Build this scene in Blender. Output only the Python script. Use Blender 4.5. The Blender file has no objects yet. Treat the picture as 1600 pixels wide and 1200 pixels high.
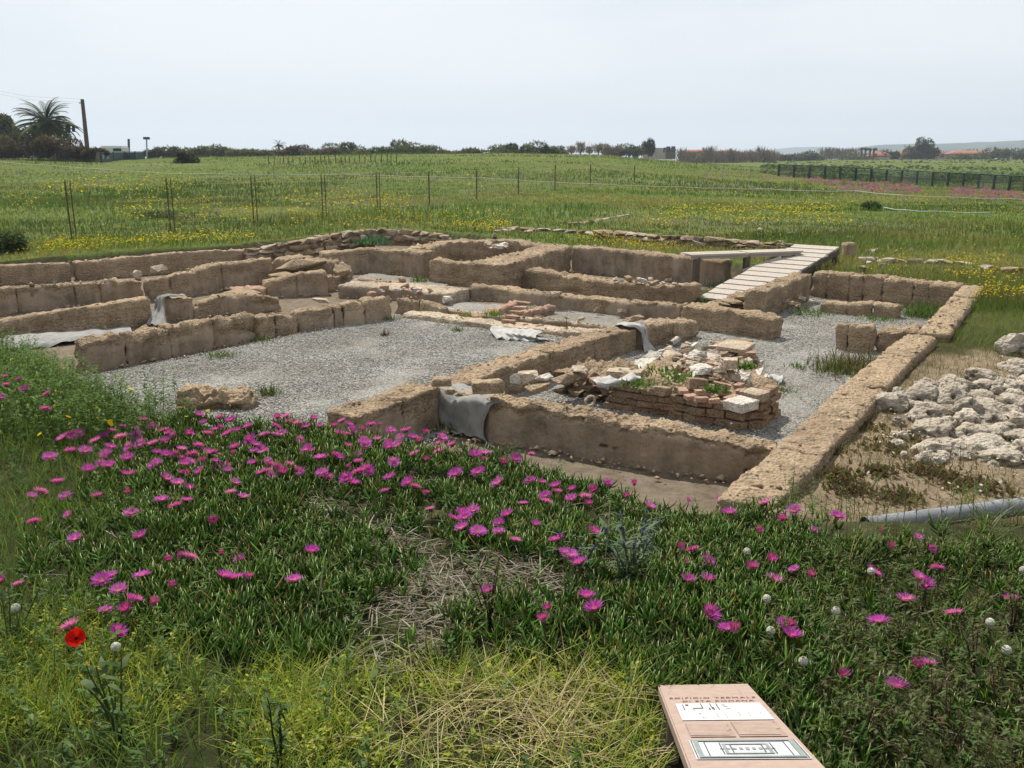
import bpy, bmesh, math, random
import numpy as np
from mathutils import Vector, Matrix, Euler

random.seed(7)
rng = np.random.default_rng(7)
scene = bpy.context.scene
COL = scene.collection
PI = math.pi
rad = math.radians

# ------------------------------------------------------------------ camera, sky, sun, exposure
FPX = 1386.0                                   # focal length in pixels of a 1600 px wide picture
PITCH = math.atan(352 / FPX)
CAMH = 1.65
cam_data = bpy.data.cameras.new('camera')
cam = bpy.data.objects.new('camera', cam_data)
COL.objects.link(cam)
cam.location = (0, 0, CAMH)
cam.rotation_euler = (PI / 2 - PITCH, 0, 0)
cam_data.sensor_width = 36.0
cam_data.lens = 36.0 * FPX / 1600.0
cam_data.clip_start = 0.05
cam_data.clip_end = 20000
scene.camera = cam

SUN_AZ, SUN_EL = rad(-24), rad(55)             # behind the ruin, a little to the left, high
world = bpy.data.worlds.new('World')
scene.world = world
world.use_nodes = True
wn, wl = world.node_tree.nodes, world.node_tree.links
wn.clear()
w_out = wn.new('ShaderNodeOutputWorld')
w_bg = wn.new('ShaderNodeBackground')
w_bg.inputs['Strength'].default_value = 0.074
w_sky = wn.new('ShaderNodeTexSky')
w_sky.sky_type = 'NISHITA'
w_sky.sun_disc = False
w_sky.sun_elevation = SUN_EL
w_sky.sun_rotation = SUN_AZ
w_sky.air_density = 1.0
w_sky.dust_density = 1.6
w_sky.ozone_density = 1.5
w_tc = wn.new('ShaderNodeTexCoord')
w_map = wn.new('ShaderNodeMapping')
w_map.inputs['Scale'].default_value = (1.0, 1.0, 4.5)
w_noise = wn.new('ShaderNodeTexNoise')
w_noise.inputs['Scale'].default_value = 1.7
w_noise.inputs['Detail'].default_value = 5
w_noise.inputs['Roughness'].default_value = 0.5
w_rmp = wn.new('ShaderNodeMapRange')
w_rmp.inputs['From Min'].default_value = 0.3
w_rmp.inputs['From Max'].default_value = 0.7
w_rmp.inputs['To Min'].default_value = 0.72
w_rmp.inputs['To Max'].default_value = 0.96
w_mix = wn.new('ShaderNodeMix')
w_mix.data_type = 'RGBA'
w_cl = wn.new('ShaderNodeValToRGB')                         # thin high cloud, uneven
w_cl.color_ramp.elements[0].position = 0.36
w_cl.color_ramp.elements[0].color = (7.0, 7.45, 7.95, 1)
w_cl.color_ramp.elements[1].position = 0.62
w_cl.color_ramp.elements[1].color = (8.5, 8.75, 9.05, 1)
wl.new(w_tc.outputs['Generated'], w_map.inputs['Vector'])
wl.new(w_map.outputs['Vector'], w_noise.inputs['Vector'])
wl.new(w_noise.outputs['Fac'], w_rmp.inputs['Value'])
wl.new(w_rmp.outputs['Result'], w_mix.inputs['Factor'])
wl.new(w_noise.outputs['Fac'], w_cl.inputs['Fac'])
wl.new(w_cl.outputs['Color'], w_mix.inputs['B'])
wl.new(w_sky.outputs['Color'], w_mix.inputs['A'])
wl.new(w_mix.outputs['Result'], w_bg.inputs['Color'])
wl.new(w_bg.outputs['Background'], w_out.inputs['Surface'])

sun_data = bpy.data.lights.new('sun', 'SUN')
sun_data.energy = 4.2
sun_data.angle = rad(0.8)
sun_data.color = (1.0, 0.95, 0.86)
sun = bpy.data.objects.new('sun', sun_data)
COL.objects.link(sun)
S = Vector((math.sin(SUN_AZ) * math.cos(SUN_EL), math.cos(SUN_AZ) * math.cos(SUN_EL), math.sin(SUN_EL)))
sun.rotation_euler = (-S).to_track_quat('-Z', 'Y').to_euler()
sun.location = S * 60

scene.view_settings.view_transform = 'Standard'
scene.view_settings.look = 'None'
scene.view_settings.gamma = 1.0
scene.view_settings.exposure = 0.56
scene.view_settings.use_curve_mapping = False
scene.render.engine = 'CYCLES'
scene.cycles.max_bounces = 6
scene.cycles.transparent_max_bounces = 8
scene.cycles.volume_bounces = 0

# ------------------------------------------------------------------ helpers
def hash3(ix, iy, iz, seed):
    h = (ix * 374761393 + iy * 668265263 + iz * 2147483647 + seed * 1274126177) & 0xFFFFFFFF
    h = ((h ^ (h >> 13)) * 1274126177) & 0xFFFFFFFF
    h = (h ^ (h >> 16)) & 0xFFFFFFFF
    return h.astype(np.float64) / 2147483647.5 - 1.0

def vnoise(p, seed=0):
    f = np.floor(p)
    i = f.astype(np.int64)
    t = p - f
    t = t * t * t * (t * (t * 6 - 15) + 10)
    out = 0
    for dx in (0, 1):
        wx = t[:, 0] if dx else 1 - t[:, 0]
        for dy in (0, 1):
            wy = t[:, 1] if dy else 1 - t[:, 1]
            for dz in (0, 1):
                wz = t[:, 2] if dz else 1 - t[:, 2]
                out = out + wx * wy * wz * hash3(i[:, 0] + dx, i[:, 1] + dy, i[:, 2] + dz, seed)
    return out

def fbm(p, oct=4, seed=0, gain=0.5):
    p = np.asarray(p, float)
    a, s, out = 1.0, 1.0, 0
    for o in range(oct):
        out = out + a * vnoise(p * s, seed + o * 17)
        s *= 2.03
        a *= gain
    return out

def fbm2(x, y, sc, oct=4, seed=0):
    x = np.asarray(x, float)
    y = np.asarray(y, float)
    return fbm(np.stack([x * sc, y * sc, np.zeros_like(x) + seed * 3.7], -1).reshape(-1, 3), oct, seed).reshape(x.shape)

def sstep(a, b, x):
    t = np.clip((np.asarray(x, float) - a) / (b - a), 0, 1)
    return t * t * (3 - 2 * t)

_c, _s = math.cos(PITCH), math.sin(PITCH)
def ray(px, py):
    a = (px - 800) / FPX
    b = -(py - 600) / FPX
    return (a, _c + b * _s, -_s + b * _c)

def P(px, py, z):                              # the point of a level plane that this pixel of the photograph shows
    d = ray(px, py)
    t = (z - CAMH) / d[2]
    return np.array((d[0] * t, d[1] * t))

def PY(px, py, y):                             # the point at distance y
    d = ray(px, py)
    t = y / d[1]
    return np.array((d[0] * t, y, CAMH + d[2] * t))

def ztop(y, py):
    d = ray(800, py)
    return CAMH + y * d[2] / d[1]

def proj(x, y, z):
    dz = z - CAMH
    dep = np.maximum(y * _c - dz * _s, 1e-3)
    up = y * _s + dz * _c
    return 800 + FPX * x / dep, 600 - FPX * up / dep

def polydist(x, y, poly):                      # signed distance, positive inside
    x = np.asarray(x, float); y = np.asarray(y, float)
    d = np.full(x.shape, 1e9); ins = np.zeros(x.shape, bool)
    n = len(poly)
    for i in range(n):
        ax, ay = poly[i]; bx, by = poly[(i + 1) % n]
        ex, ey = bx - ax, by - ay
        t = np.clip(((x - ax) * ex + (y - ay) * ey) / (ex * ex + ey * ey + 1e-12), 0, 1)
        d = np.minimum(d, np.hypot(x - ax - t * ex, y - ay - t * ey))
        cond = ((ay > y) != (by > y)) & (x < (bx - ax) * (y - ay) / ((by - ay) if by != ay else 1e-12) + ax)
        ins ^= cond
    return np.where(ins, d, -d)

def inpoly(x, y, poly):
    return polydist(x, y, poly) > 0

def mk(name, V, faces, mat, parent=None, col=None, attrs=None, smooth=False):
    """One mesh object. faces: (n,3)/(n,4) int array or list of such arrays."""
    me = bpy.data.meshes.new(name)
    V = np.asarray(V, np.float32)
    fl = faces if isinstance(faces, list) else [faces]
    fl = [np.asarray(f, np.int32) for f in fl if len(f)]
    me.vertices.add(len(V))
    me.vertices.foreach_set('co', V.ravel())
    loops = np.concatenate([f.ravel() for f in fl])
    tot = np.concatenate([np.full(len(f), f.shape[1], np.int32) for f in fl])
    start = np.concatenate([[0], np.cumsum(tot)[:-1]]).astype(np.int32)
    me.loops.add(len(loops))
    me.loops.foreach_set('vertex_index', loops)
    me.polygons.add(len(tot))
    me.polygons.foreach_set('loop_start', start)
    me.polygons.foreach_set('loop_total', tot)
    if smooth:
        me.polygons.foreach_set('use_smooth', np.ones(len(tot), bool))
    me.update(calc_edges=True)
    me.validate()
    if col is not None:
        c = np.ones((len(V), 4), np.float32)
        c[:, :3] = col
        at = me.attributes.new('Col', 'FLOAT_COLOR', 'POINT')
        at.data.foreach_set('color', c.ravel())
    for k, v in (attrs or {}).items():
        at = me.attributes.new(k, 'FLOAT', 'POINT')
        at.data.foreach_set('value', np.asarray(v, np.float32))
    if mat is not None:
        me.materials.append(mat)
    o = bpy.data.objects.new(name, me)
    COL.objects.link(o)
    if parent is not None:
        o.parent = parent
    return o

def link(name, me, parent=None):
    o = bpy.data.objects.new(name, me)
    COL.objects.link(o)
    if parent is not None:
        o.parent = parent
    return o

def tag(o, label=None, cat=None, group=None, kind=None):
    if label: o['label'] = label
    if cat: o['category'] = cat
    if group: o['group'] = group
    if kind: o['kind'] = kind
    return o

def thing(name, label, cat, loc=(0, 0, 0), rz=0.0, group=None):
    o = bpy.data.objects.new(name, None)
    o.empty_display_size = 0.1
    COL.objects.link(o)
    o.location = loc
    o.rotation_euler = (0, 0, rz)
    return tag(o, label, cat, group, 'thing')

def copy_tree(o, parent=None):
    c = o.copy()
    COL.objects.link(c)
    c.parent = parent
    for ch in list(o.children):
        copy_tree(ch, c)
    return c

# --- materials
def new_mat(name):
    m = bpy.data.materials.new(name)
    m.use_nodes = True
    nt = m.node_tree
    nt.nodes.clear()
    out = nt.nodes.new('ShaderNodeOutputMaterial')
    return m, nt, out

def N(nt, t, **kw):
    n = nt.nodes.new(t)
    for k, v in kw.items():
        if k in n.inputs:
            n.inputs[k].default_value = v
        else:
            setattr(n, k, v)
    return n

def noise(nt, scale, detail=4, rough=0.55, vec=None):
    n = N(nt, 'ShaderNodeTexNoise', Scale=scale, Detail=detail, Roughness=rough)
    if vec is not None:
        nt.links.new(vec, n.inputs['Vector'])
    return n

def ramp(nt, fac, stops):
    r = nt.nodes.new('ShaderNodeValToRGB')
    el = r.color_ramp.elements
    while len(el) < len(stops):
        el.new(0.5)
    for e, (p, c) in zip(el, stops):
        e.position = p
        e.color = (*c, 1) if len(c) == 3 else c
    nt.links.new(fac, r.inputs['Fac'])
    return r

def mixc(nt, fac, a, b, mode='MIX'):
    m = nt.nodes.new('ShaderNodeMix')
    m.data_type = 'RGBA'
    m.blend_type = mode
    for s, v in (('Factor', fac), ('A', a), ('B', b)):
        if isinstance(v, (int, float)):
            m.inputs[s].default_value = v
        elif isinstance(v, tuple):
            m.inputs[s].default_value = (*v, 1) if len(v) == 3 else v
        else:
            nt.links.new(v, m.inputs[s])
    return m.outputs['Result']

def bump(nt, h, strength=0.5, dist=0.02):
    b = N(nt, 'ShaderNodeBump', Strength=strength, Distance=dist)
    nt.links.new(h, b.inputs['Height'])
    return b.outputs['Normal']

def principled(nt, out, color, rough=0.9, normal=None, spec=0.3):
    b = nt.nodes.new('ShaderNodeBsdfPrincipled')
    if isinstance(color, tuple):
        b.inputs['Base Color'].default_value = (*color, 1)
    else:
        nt.links.new(color, b.inputs['Base Color'])
    b.inputs['Roughness'].default_value = rough
    b.inputs['Specular IOR Level'].default_value = spec
    if normal is not None:
        nt.links.new(normal, b.inputs['Normal'])
    nt.links.new(b.outputs['BSDF'], out.inputs['Surface'])
    return b

def simple_mat(name, color, rough=0.8, var=0.25, scale=8.0, bmp=0.2, spec=0.3):
    m, nt, out = new_mat(name)
    tc = nt.nodes.new('ShaderNodeTexCoord').outputs['Object']
    n = noise(nt, scale, 5, 0.6, tc)
    dark = tuple(c * (1 - var) for c in color)
    lite = tuple(min(1, c * (1 + var)) for c in color)
    r = ramp(nt, n.outputs['Fac'], [(0.3, dark), (0.7, lite)])
    principled(nt, out, r.outputs['Color'], rough, bump(nt, n.outputs['Fac'], bmp, 0.02), spec)
    return m

def geo_pos(nt):
    return nt.nodes.new('ShaderNodeNewGeometry').outputs['Position']

def stone_mat(name, light, mid, dark, plaster=(0.335, 0.26, 0.19), k=1.06, pits=0.35):
    light, mid, dark = (tuple(c * k for c in v) for v in (light, mid, dark))
    m, nt, out = new_mat(name)
    pos = geo_pos(nt)
    big = noise(nt, 2.2, 6, 0.6, pos)
    fine = noise(nt, 26, 6, 0.65, pos)
    mp = N(nt, 'ShaderNodeMapping')
    mp.inputs['Scale'].default_value = (5, 5, 34)
    nt.links.new(pos, mp.inputs['Vector'])
    strata = noise(nt, 1.0, 4, 0.6, mp.outputs['Vector'])
    pit = N(nt, 'ShaderNodeTexVoronoi', Scale=38.0)
    nt.links.new(pos, pit.inputs['Vector'])
    base = ramp(nt, big.outputs['Fac'], [(0.28, dark), (0.5, mid), (0.72, light)])
    c1 = mixc(nt, 0.45, base.outputs['Color'], ramp(nt, fine.outputs['Fac'], [(0.3, dark), (0.65, light)]).outputs['Color'])
    c2 = mixc(nt, ramp(nt, strata.outputs['Fac'], [(0.45, (0, 0, 0)), (0.75, (0.5, 0.5, 0.5))]).outputs['Color'], c1, dark)
    # plaster and dirt on it
    at = N(nt, 'ShaderNodeAttribute', attribute_name='plaster')
    stain = noise(nt, 3.2, 6, 0.7, pos)
    pl = ramp(nt, stain.outputs['Fac'], [(0.3, tuple(c * 0.42 for c in plaster)), (0.52, plaster), (0.75, tuple(min(1, c * 1.15) for c in plaster))])
    pl2 = mixc(nt, 0.25, pl.outputs['Color'], ramp(nt, fine.outputs['Fac'], [(0.35, tuple(c * 0.6 for c in plaster)), (0.6, plaster)]).outputs['Color'])
    c3 = mixc(nt, at.outputs['Fac'], c2, pl2)
    # grey-black lichen film in patches
    oi = nt.nodes.new('ShaderNodeObjectInfo')
    tint = ramp(nt, oi.outputs['Random'], [(0, (0.91, 0.90, 0.89)), (0.5, (1, 1, 1)), (1, (1.07, 1.06, 1.03))])
    c3 = mixc(nt, 1.0, c3, tint.outputs['Color'], 'MULTIPLY')
    ms = N(nt, 'ShaderNodeMapping')
    ms.inputs['Scale'].default_value = (7, 7, 0.9)
    nt.links.new(pos, ms.inputs['Vector'])
    streak = noise(nt, 1.0, 5, 0.6, ms.outputs['Vector'])
    c3 = mixc(nt, 1.0, c3, ramp(nt, streak.outputs['Fac'], [(0.33, (0.8, 0.78, 0.76)), (0.6, (1.04, 1.04, 1.04))]).outputs['Color'], 'MULTIPLY')
    li = noise(nt, 1.1, 7, 0.75, pos)
    lr = ramp(nt, li.outputs['Fac'], [(0.52, (0, 0, 0)), (0.68, (0.55, 0.55, 0.55))])
    c4 = mixc(nt, lr.outputs['Color'], c3, (0.07, 0.06, 0.045))
    pr = ramp(nt, pit.outputs['Distance'], [(0.10, (pits, pits, pits)), (0.3, (1, 1, 1))])
    c4 = mixc(nt, 1.0, c4, mixc(nt, at.outputs['Fac'], pr.outputs['Color'], (1, 1, 1)), 'MULTIPLY')
    h = mixc(nt, 0.5, fine.outputs['Fac'], strata.outputs['Fac'])
    h2 = mixc(nt, 0.3, h, pit.outputs['Distance'])
    h3 = mixc(nt, at.outputs['Fac'], h2, mixc(nt, 0.25, (0.5, 0.5, 0.5), fine.outputs['Fac']))
    principled(nt, out, c4, 0.95, bump(nt, h3, 1.0, 0.06), 0.1)
    return m

def foliage_mat(name, trans=0.35, gloss=0.06, rough=0.45):
    m, nt, out = new_mat(name)
    at = N(nt, 'ShaderNodeAttribute', attribute_name='Col')
    d = N(nt, 'ShaderNodeBsdfDiffuse')
    t = N(nt, 'ShaderNodeBsdfTranslucent')
    g = N(nt, 'ShaderNodeBsdfGlossy', Roughness=rough)
    g.inputs['Color'].default_value = (.8, .9, .6, 1)
    nt.links.new(at.outputs['Color'], d.inputs['Color'])
    warm = mixc(nt, 1.0, at.outputs['Color'], (1.25, 1.2, 0.6), 'MULTIPLY')
    nt.links.new(warm, t.inputs['Color'])
    m1 = N(nt, 'ShaderNodeMixShader', Fac=trans)
    nt.links.new(d.outputs[0], m1.inputs[1]); nt.links.new(t.outputs[0], m1.inputs[2])
    m2 = N(nt, 'ShaderNodeMixShader', Fac=gloss)
    nt.links.new(m1.outputs[0], m2.inputs[1]); nt.links.new(g.outputs[0], m2.inputs[2])
    nt.links.new(m2.outputs[0], out.inputs['Surface'])
    return m

M = {}
M['stone'] = stone_mat('sandstone', (0.465, 0.355, 0.24), (0.335, 0.25, 0.163), (0.155, 0.114, 0.076))
M['stone_pale'] = stone_mat('pale_sandstone', (0.60, 0.50, 0.38), (0.48, 0.39, 0.29), (0.28, 0.22, 0.16))
M['lime'] = stone_mat('limestone', (0.62, 0.55, 0.455), (0.49, 0.43, 0.35), (0.24, 0.20, 0.155), k=0.95, pits=0.75)
M['brick'] = stone_mat('old_brick', (0.42, 0.27, 0.18), (0.32, 0.20, 0.135), (0.2, 0.135, 0.095))
M['ochre_brick'] = stone_mat('ochre_brick', (0.42, 0.30, 0.19), (0.33, 0.23, 0.145), (0.20, 0.14, 0.10))
M['tile'] = stone_mat('terracotta_tile', (0.50, 0.35, 0.26), (0.42, 0.26, 0.185), (0.28, 0.18, 0.13))
M['white_stone'] = stone_mat('white_stone', (0.75, 0.70, 0.62), (0.60, 0.55, 0.48), (0.35, 0.32, 0.28))
M['mud'] = simple_mat('trodden_sand', (0.273, 0.202, 0.130), 0.95, 0.25, 14, 0.4, 0.1)
M['leaf'] = foliage_mat('leaf', 0.45, 0.012, 0.5)
M['succulent'] = foliage_mat('succulent_leaf', 0.28, 0.035, 0.33)
M['straw'] = foliage_mat('straw', 0.25, 0.01, 0.6)
M['petal'] = foliage_mat('petal', 0.45, 0.0)
M['wood'] = simple_mat('weathered_board', (0.382, 0.336, 0.283), 0.85, 0.3, 20, 0.4)
M['wood_dark'] = simple_mat('dark_timber', (0.10, 0.075, 0.055), 0.9, 0.35, 15, 0.4)
M['pipe'] = simple_mat('grey_pipe', (0.176, 0.182, 0.195), 0.55, 0.15, 12, 0.08, 0.4)
M['rust'] = simple_mat('rusty_iron', (0.075, 0.05, 0.04), 0.8, 0.4, 30, 0.3)
M['wire'] = simple_mat('galvanised_wire', (0.30, 0.31, 0.30), 0.6, 0.1, 30, 0.0)
M['pale_cord'] = simple_mat('pale_cord', (0.403, 0.403, 0.358), 0.8, 0.15, 9, 0.0)
M['dark_green'] = simple_mat('dark_green_paint', (0.025, 0.045, 0.04), 0.6, 0.2, 4, 0.0)
M['screen'] = simple_mat('brown_windbreak_net', (0.12, 0.10, 0.075), 0.9, 0.2, 1.5, 0.0)
M['green_screen'] = simple_mat('green_windbreak_net', (0.03, 0.06, 0.055), 0.9, 0.2, 1.5, 0.0)
M['white_paint'] = simple_mat('white_paint', (0.585, 0.585, 0.578), 0.5, 0.06, 2, 0.0)
M['render_wall'] = simple_mat('pale_render', (0.358, 0.305, 0.260), 0.9, 0.12, 0.6, 0.0)
M['roof'] = simple_mat('clay_roof', (0.273, 0.104, 0.058), 0.9, 0.25, 2.0, 0.2)
M['glass_dark'] = simple_mat('window_glass', (0.03, 0.035, 0.04), 0.15, 0.1, 1, 0.0, 0.5)
M['bark'] = simple_mat('bark', (0.10, 0.075, 0.055), 0.95, 0.4, 9, 0.6)
# ------------------------------------------------------------------ ground
RUIN = [(1.36, 4.5), (4.74, 9.64), (7.2, 13.6), (6.9, 14.3), (5.5, 15.7), (4.3, 17.3), (1.5, 20.7), (-0.5, 22.6), (-3.2, 24.9),
        (-4.3, 24.4), (-6.3, 20.6), (-10.2, 16.8), (-15, 12.5), (-14, 10.6), (-7.6, 10.3), (-5.6, 9.5), (-4.75, 8.6), (-3.75, 7.25),
        (-2.9, 6.25), (-1.9, 5.75), (-1.15, 5.6), (-0.35, 5.25), (0.4, 4.8), (0.72, 4.4), (1.1, 4.15)]
FLOOR = -0.65

def G(x, y):
    x = np.asarray(x, float); y = np.asarray(y, float)
    yy = np.maximum(y, 6.0)
    u = x / yy
    left = -(0.11 + 0.07 * sstep(-.2, .6, x)) * sstep(2.6, 4.8, y) - 0.30 * sstep(5.9, 8.5, y) + 0.16 * sstep(10, 16, y)
    right = -0.31 * sstep(3.75, 4.7, y + 0.12 * (x - 2)) + 0.02 * sstep(9, 15, y)
    rs = sstep(0.9, 2.0, x) * (1 - sstep(12, 20, y))
    out = left * (1 - rs) + right * rs
    A = np.interp(u, [-.9, -.58, -.42, -.3, -.12, 0.02, .1, .2, .3, .42, .8], [2.3, 2.2, 1.85, 2.1, 2.5, 2.55, 2.4, 1.3, .5, .1, 0])
    out = out + A * sstep(20, 115, y)
    fall = sstep(140, 280, y)
    out = out * (1 - fall) + (0.2 + 1.2 * sstep(.15, .45, u)) * fall
    out = out + fbm2(x, y, 0.9, 3, 3) * 0.03 + fbm2(x, y, 0.11, 3, 5) * 0.09 * sstep(20, 40, y)
    d = polydist(x, y, RUIN)
    m = sstep(-0.03, 0.33, d)
    return out * (1 - m) + (FLOOR - 0.02) * m

def Gp(px, py, dz=0.0):                        # where the line of sight of a pixel meets the ground (plus dz)
    d = ray(px, py)
    y = np.concatenate([np.arange(1.2, 30, 0.03), np.arange(30, 160, 0.4), np.arange(160, 900, 4)])
    x = d[0] / d[1] * y
    zr = CAMH + d[2] / d[1] * y
    g = G(x, y) + dz
    k = np.argmax(zr <= g)
    if zr[k] > g[k]:
        k = len(y) - 1
    return np.array((x[k], y[k], g[k] - dz))

def axis(lo, hi, step, far, grow=1.14):
    c = list(np.arange(lo, hi + 1e-6, step))
    s = step; v = hi
    while v < far:
        s *= grow; v += s; c.append(v)
    s = step; v = lo
    pre = []
    while v > -far:
        s *= grow; v -= s; pre.append(v)
    return np.array(pre[::-1] + c)

gx = axis(-11, 9, 0.13, 4500)
gy = axis(0.5, 25, 0.13, 4500)
gy = gy[gy > -400]
XX, YY = np.meshgrid(gx, gy)
ZZ = G(XX, YY)
nx, ny = len(gx), len(gy)
idx = np.arange(nx * ny).reshape(ny, nx)
gf = np.stack([idx[:-1, :-1], idx[:-1, 1:], idx[1:, 1:], idx[1:, :-1]], -1).reshape(-1, 4)
xf, yf, zf_ = XX.ravel(), YY.ravel(), ZZ.ravel()
gpx, gpy = proj(xf, yf, zf_)
dr = polydist(xf, yf, RUIN)
field = sstep(11, 17, yf + 0.6 * np.abs(xf)) * (dr < 0.0)
sand_poly = [(1.15, 4.45), (3.0, 4.55), (6, 5.2), (9, 6.5), (9, 8.4), (6.2, 9.2), (4.9, 9.3), (4.0, 8.6)]
sand = sstep(-0.25, 0.25, polydist(xf, yf, sand_poly) + fbm2(xf, yf, 1.3, 3, 8) * 0.3)
floor_m = sstep(0.0, 0.3, dr)

def ground_mat():
    m, nt, out = new_mat('meadow_ground')
    pos = geo_pos(nt)
    fa = N(nt, 'ShaderNodeAttribute', attribute_name='field').outputs['Fac']
    sa = N(nt, 'ShaderNodeAttribute', attribute_name='sand').outputs['Fac']
    fl = N(nt, 'ShaderNodeAttribute', attribute_name='floor').outputs['Fac']
    soil = ramp(nt, noise(nt, 7, 6, 0.65, pos).outputs['Fac'], [(0.3, (0.022, 0.028, 0.010)), (0.55, (0.045, 0.048, 0.02)), (0.75, (0.11, 0.095, 0.055))])
    mp = N(nt, 'ShaderNodeMapping')
    mp.inputs['Scale'].default_value = (0.45, 1.0, 1.0)
    nt.links.new(pos, mp.inputs['Vector'])
    n1 = noise(nt, 0.12, 6, 0.62, mp.outputs['Vector'])
    n2 = noise(nt, 2.4, 5, 0.7, pos)
    n3 = noise(nt, 0.05, 4, 0.6, mp.outputs['Vector'])
    g1 = ramp(nt, n1.outputs['Fac'], [(0.28, (0.055, 0.09, 0.02)), (0.45, (0.09, 0.12, 0.027)), (0.6, (0.14, 0.145, 0.042)), (0.75, (0.19, 0.16, 0.07))])
    g2 = mixc(nt, 0.5, g1.outputs['Color'], ramp(nt, n2.outputs['Fac'], [(0.3, (0.03, 0.06, 0.012)), (0.7, (0.14, 0.18, 0.04))]).outputs['Color'])
    lil = ramp(nt, n3.outputs['Fac'], [(0.53, (0, 0, 0)), (0.66, (0.45, 0.45, 0.45))])
    g3 = mixc(nt, lil.outputs['Color'], g2, (0.13, 0.125, 0.11))
    sandc = ramp(nt, noise(nt, 5, 6, 0.7, pos).outputs['Fac'], [(0.3, (0.17, 0.125, 0.083)), (0.55, (0.29, 0.225, 0.15)), (0.8, (0.35, 0.28, 0.19))])
    flc = ramp(nt, noise(nt, 6, 6, 0.7, pos).outputs['Fac'], [(0.3, (0.12, 0.092, 0.065)), (0.6, (0.21, 0.17, 0.125)), (0.8, (0.28, 0.24, 0.19))])
    c = mixc(nt, fa, soil.outputs['Color'], g3)
    c = mixc(nt, sa, c, sandc.outputs['Color'])
    c = mixc(nt, fl, c, flc.outputs['Color'])
    principled(nt, out, c, 1.0, bump(nt, noise(nt, 22, 6, 0.75, pos).outputs['Fac'], 0.8, 0.04), 0.05)
    return m
ground = mk('ground', np.stack([xf, yf, zf_], -1), gf, ground_mat(), attrs={'field': field, 'sand': sand, 'floor': floor_m}, smooth=True)
tag(ground, 'green meadow and bare soil around the excavated ruins', kind='structure')

# gravel floors
def gravel_mat():
    m, nt, out = new_mat('grey_gravel')
    pos = geo_pos(nt)
    v = N(nt, 'ShaderNodeTexVoronoi', Scale=75.0)
    nt.links.new(pos, v.inputs['Vector'])
    g = nt.nodes.new('ShaderNodeSeparateColor')
    nt.links.new(v.outputs['Color'], g.inputs[0])
    col = ramp(nt, g.outputs[0], [(0.0, (0.21, 0.202, 0.182)), (0.4, (0.325, 0.315, 0.287)), (0.75, (0.42, 0.407, 0.372)), (1.0, (0.55, 0.535, 0.495))])
    n = noise(nt, 1.3, 4, 0.6, pos)
    big = ramp(nt, n.outputs['Fac'], [(0.3, (0.80, 0.78, 0.75)), (0.7, (1.05, 1.05, 1.05))])
    c = mixc(nt, 1.0, col.outputs['Color'], big.outputs['Color'], 'MULTIPLY')
    dirt = noise(nt, 0.7, 6, 0.7, pos)
    c = mixc(nt, ramp(nt, dirt.outputs['Fac'], [(0.44, (0, 0, 0)), (0.68, (0.75, 0.75, 0.75))]).outputs['Color'], c, (0.21, 0.185, 0.14))
    principled(nt, out, c, 0.95, bump(nt, v.outputs['Distance'], 1.0, 0.02), 0.15)
    return m
M['gravel'] = gravel_mat()

def clip_sheet(name, poly, z, mat, step=0.05, amp=0.006, seed=1):
    poly = np.asarray(poly)
    xs = np.arange(poly[:, 0].min(), poly[:, 0].max() + step, step)
    ys = np.arange(poly[:, 1].min(), poly[:, 1].max() + step, step)
    X, Y = np.meshgrid(xs, ys)
    Z = z + fbm2(X, Y, 1.6, 3, seed) * amp
    ins = polydist(X, Y, poly) + fbm2(X, Y, 2.2, 3, seed + 1) * 0.09 > 0
    id_ = np.arange(X.size).reshape(X.shape)
    ok = ins[:-1, :-1] & ins[1:, :-1] & ins[:-1, 1:] & ins[1:, 1:]
    f = np.stack([id_[:-1, :-1], id_[:-1, 1:], id_[1:, 1:], id_[1:, :-1]], -1)[ok]
    used, inv = np.unique(f, return_inverse=True)
    V = np.stack([X.ravel(), Y.ravel(), Z.ravel()], -1)[used]
    return mk(name, V, inv.reshape(-1, 4), mat, smooth=True)

GRAV = {
    'court': [(-4.7, 9.3), (-1.5, 13.8), (-0.1, 12.5), (1.6, 10.5), (-1.25, 6.1), (-2.9, 6.9), (-3.7, 7.8)],
    'right': [(1.75, 6.15), (2.2, 6.0), (6.75, 13.2), (5.2, 15.3), (3.6, 13.0), (2.0, 12.0), (0.9, 9.9), (-0.25, 7.75), (0.3, 7.2)],
    'mid': [tuple(P(690, 486, FLOOR)), tuple(P(700, 470, FLOOR)), tuple(P(960, 486, FLOOR)), tuple(P(1050, 500, FLOOR)), tuple(P(935, 514, FLOOR))],
    'far': [tuple(P(540, 440, FLOOR)), tuple(P(580, 424, FLOOR)), tuple(P(700, 444, FLOOR)), tuple(P(690, 460, FLOOR)), tuple(P(600, 450, FLOOR))],
}
for k, poly in GRAV.items():
    o = clip_sheet('gravel_floor', poly, FLOOR + 0.004, M['gravel'], seed=len(poly))
    tag(o, {'court': 'grey gravel floor of the open court', 'right': 'grey gravel floor beside the long straight wall',
            'mid': 'grey gravel floor behind the pink ledges', 'far': 'grey gravel strip below the tall niche'}[k], kind='structure')

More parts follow.
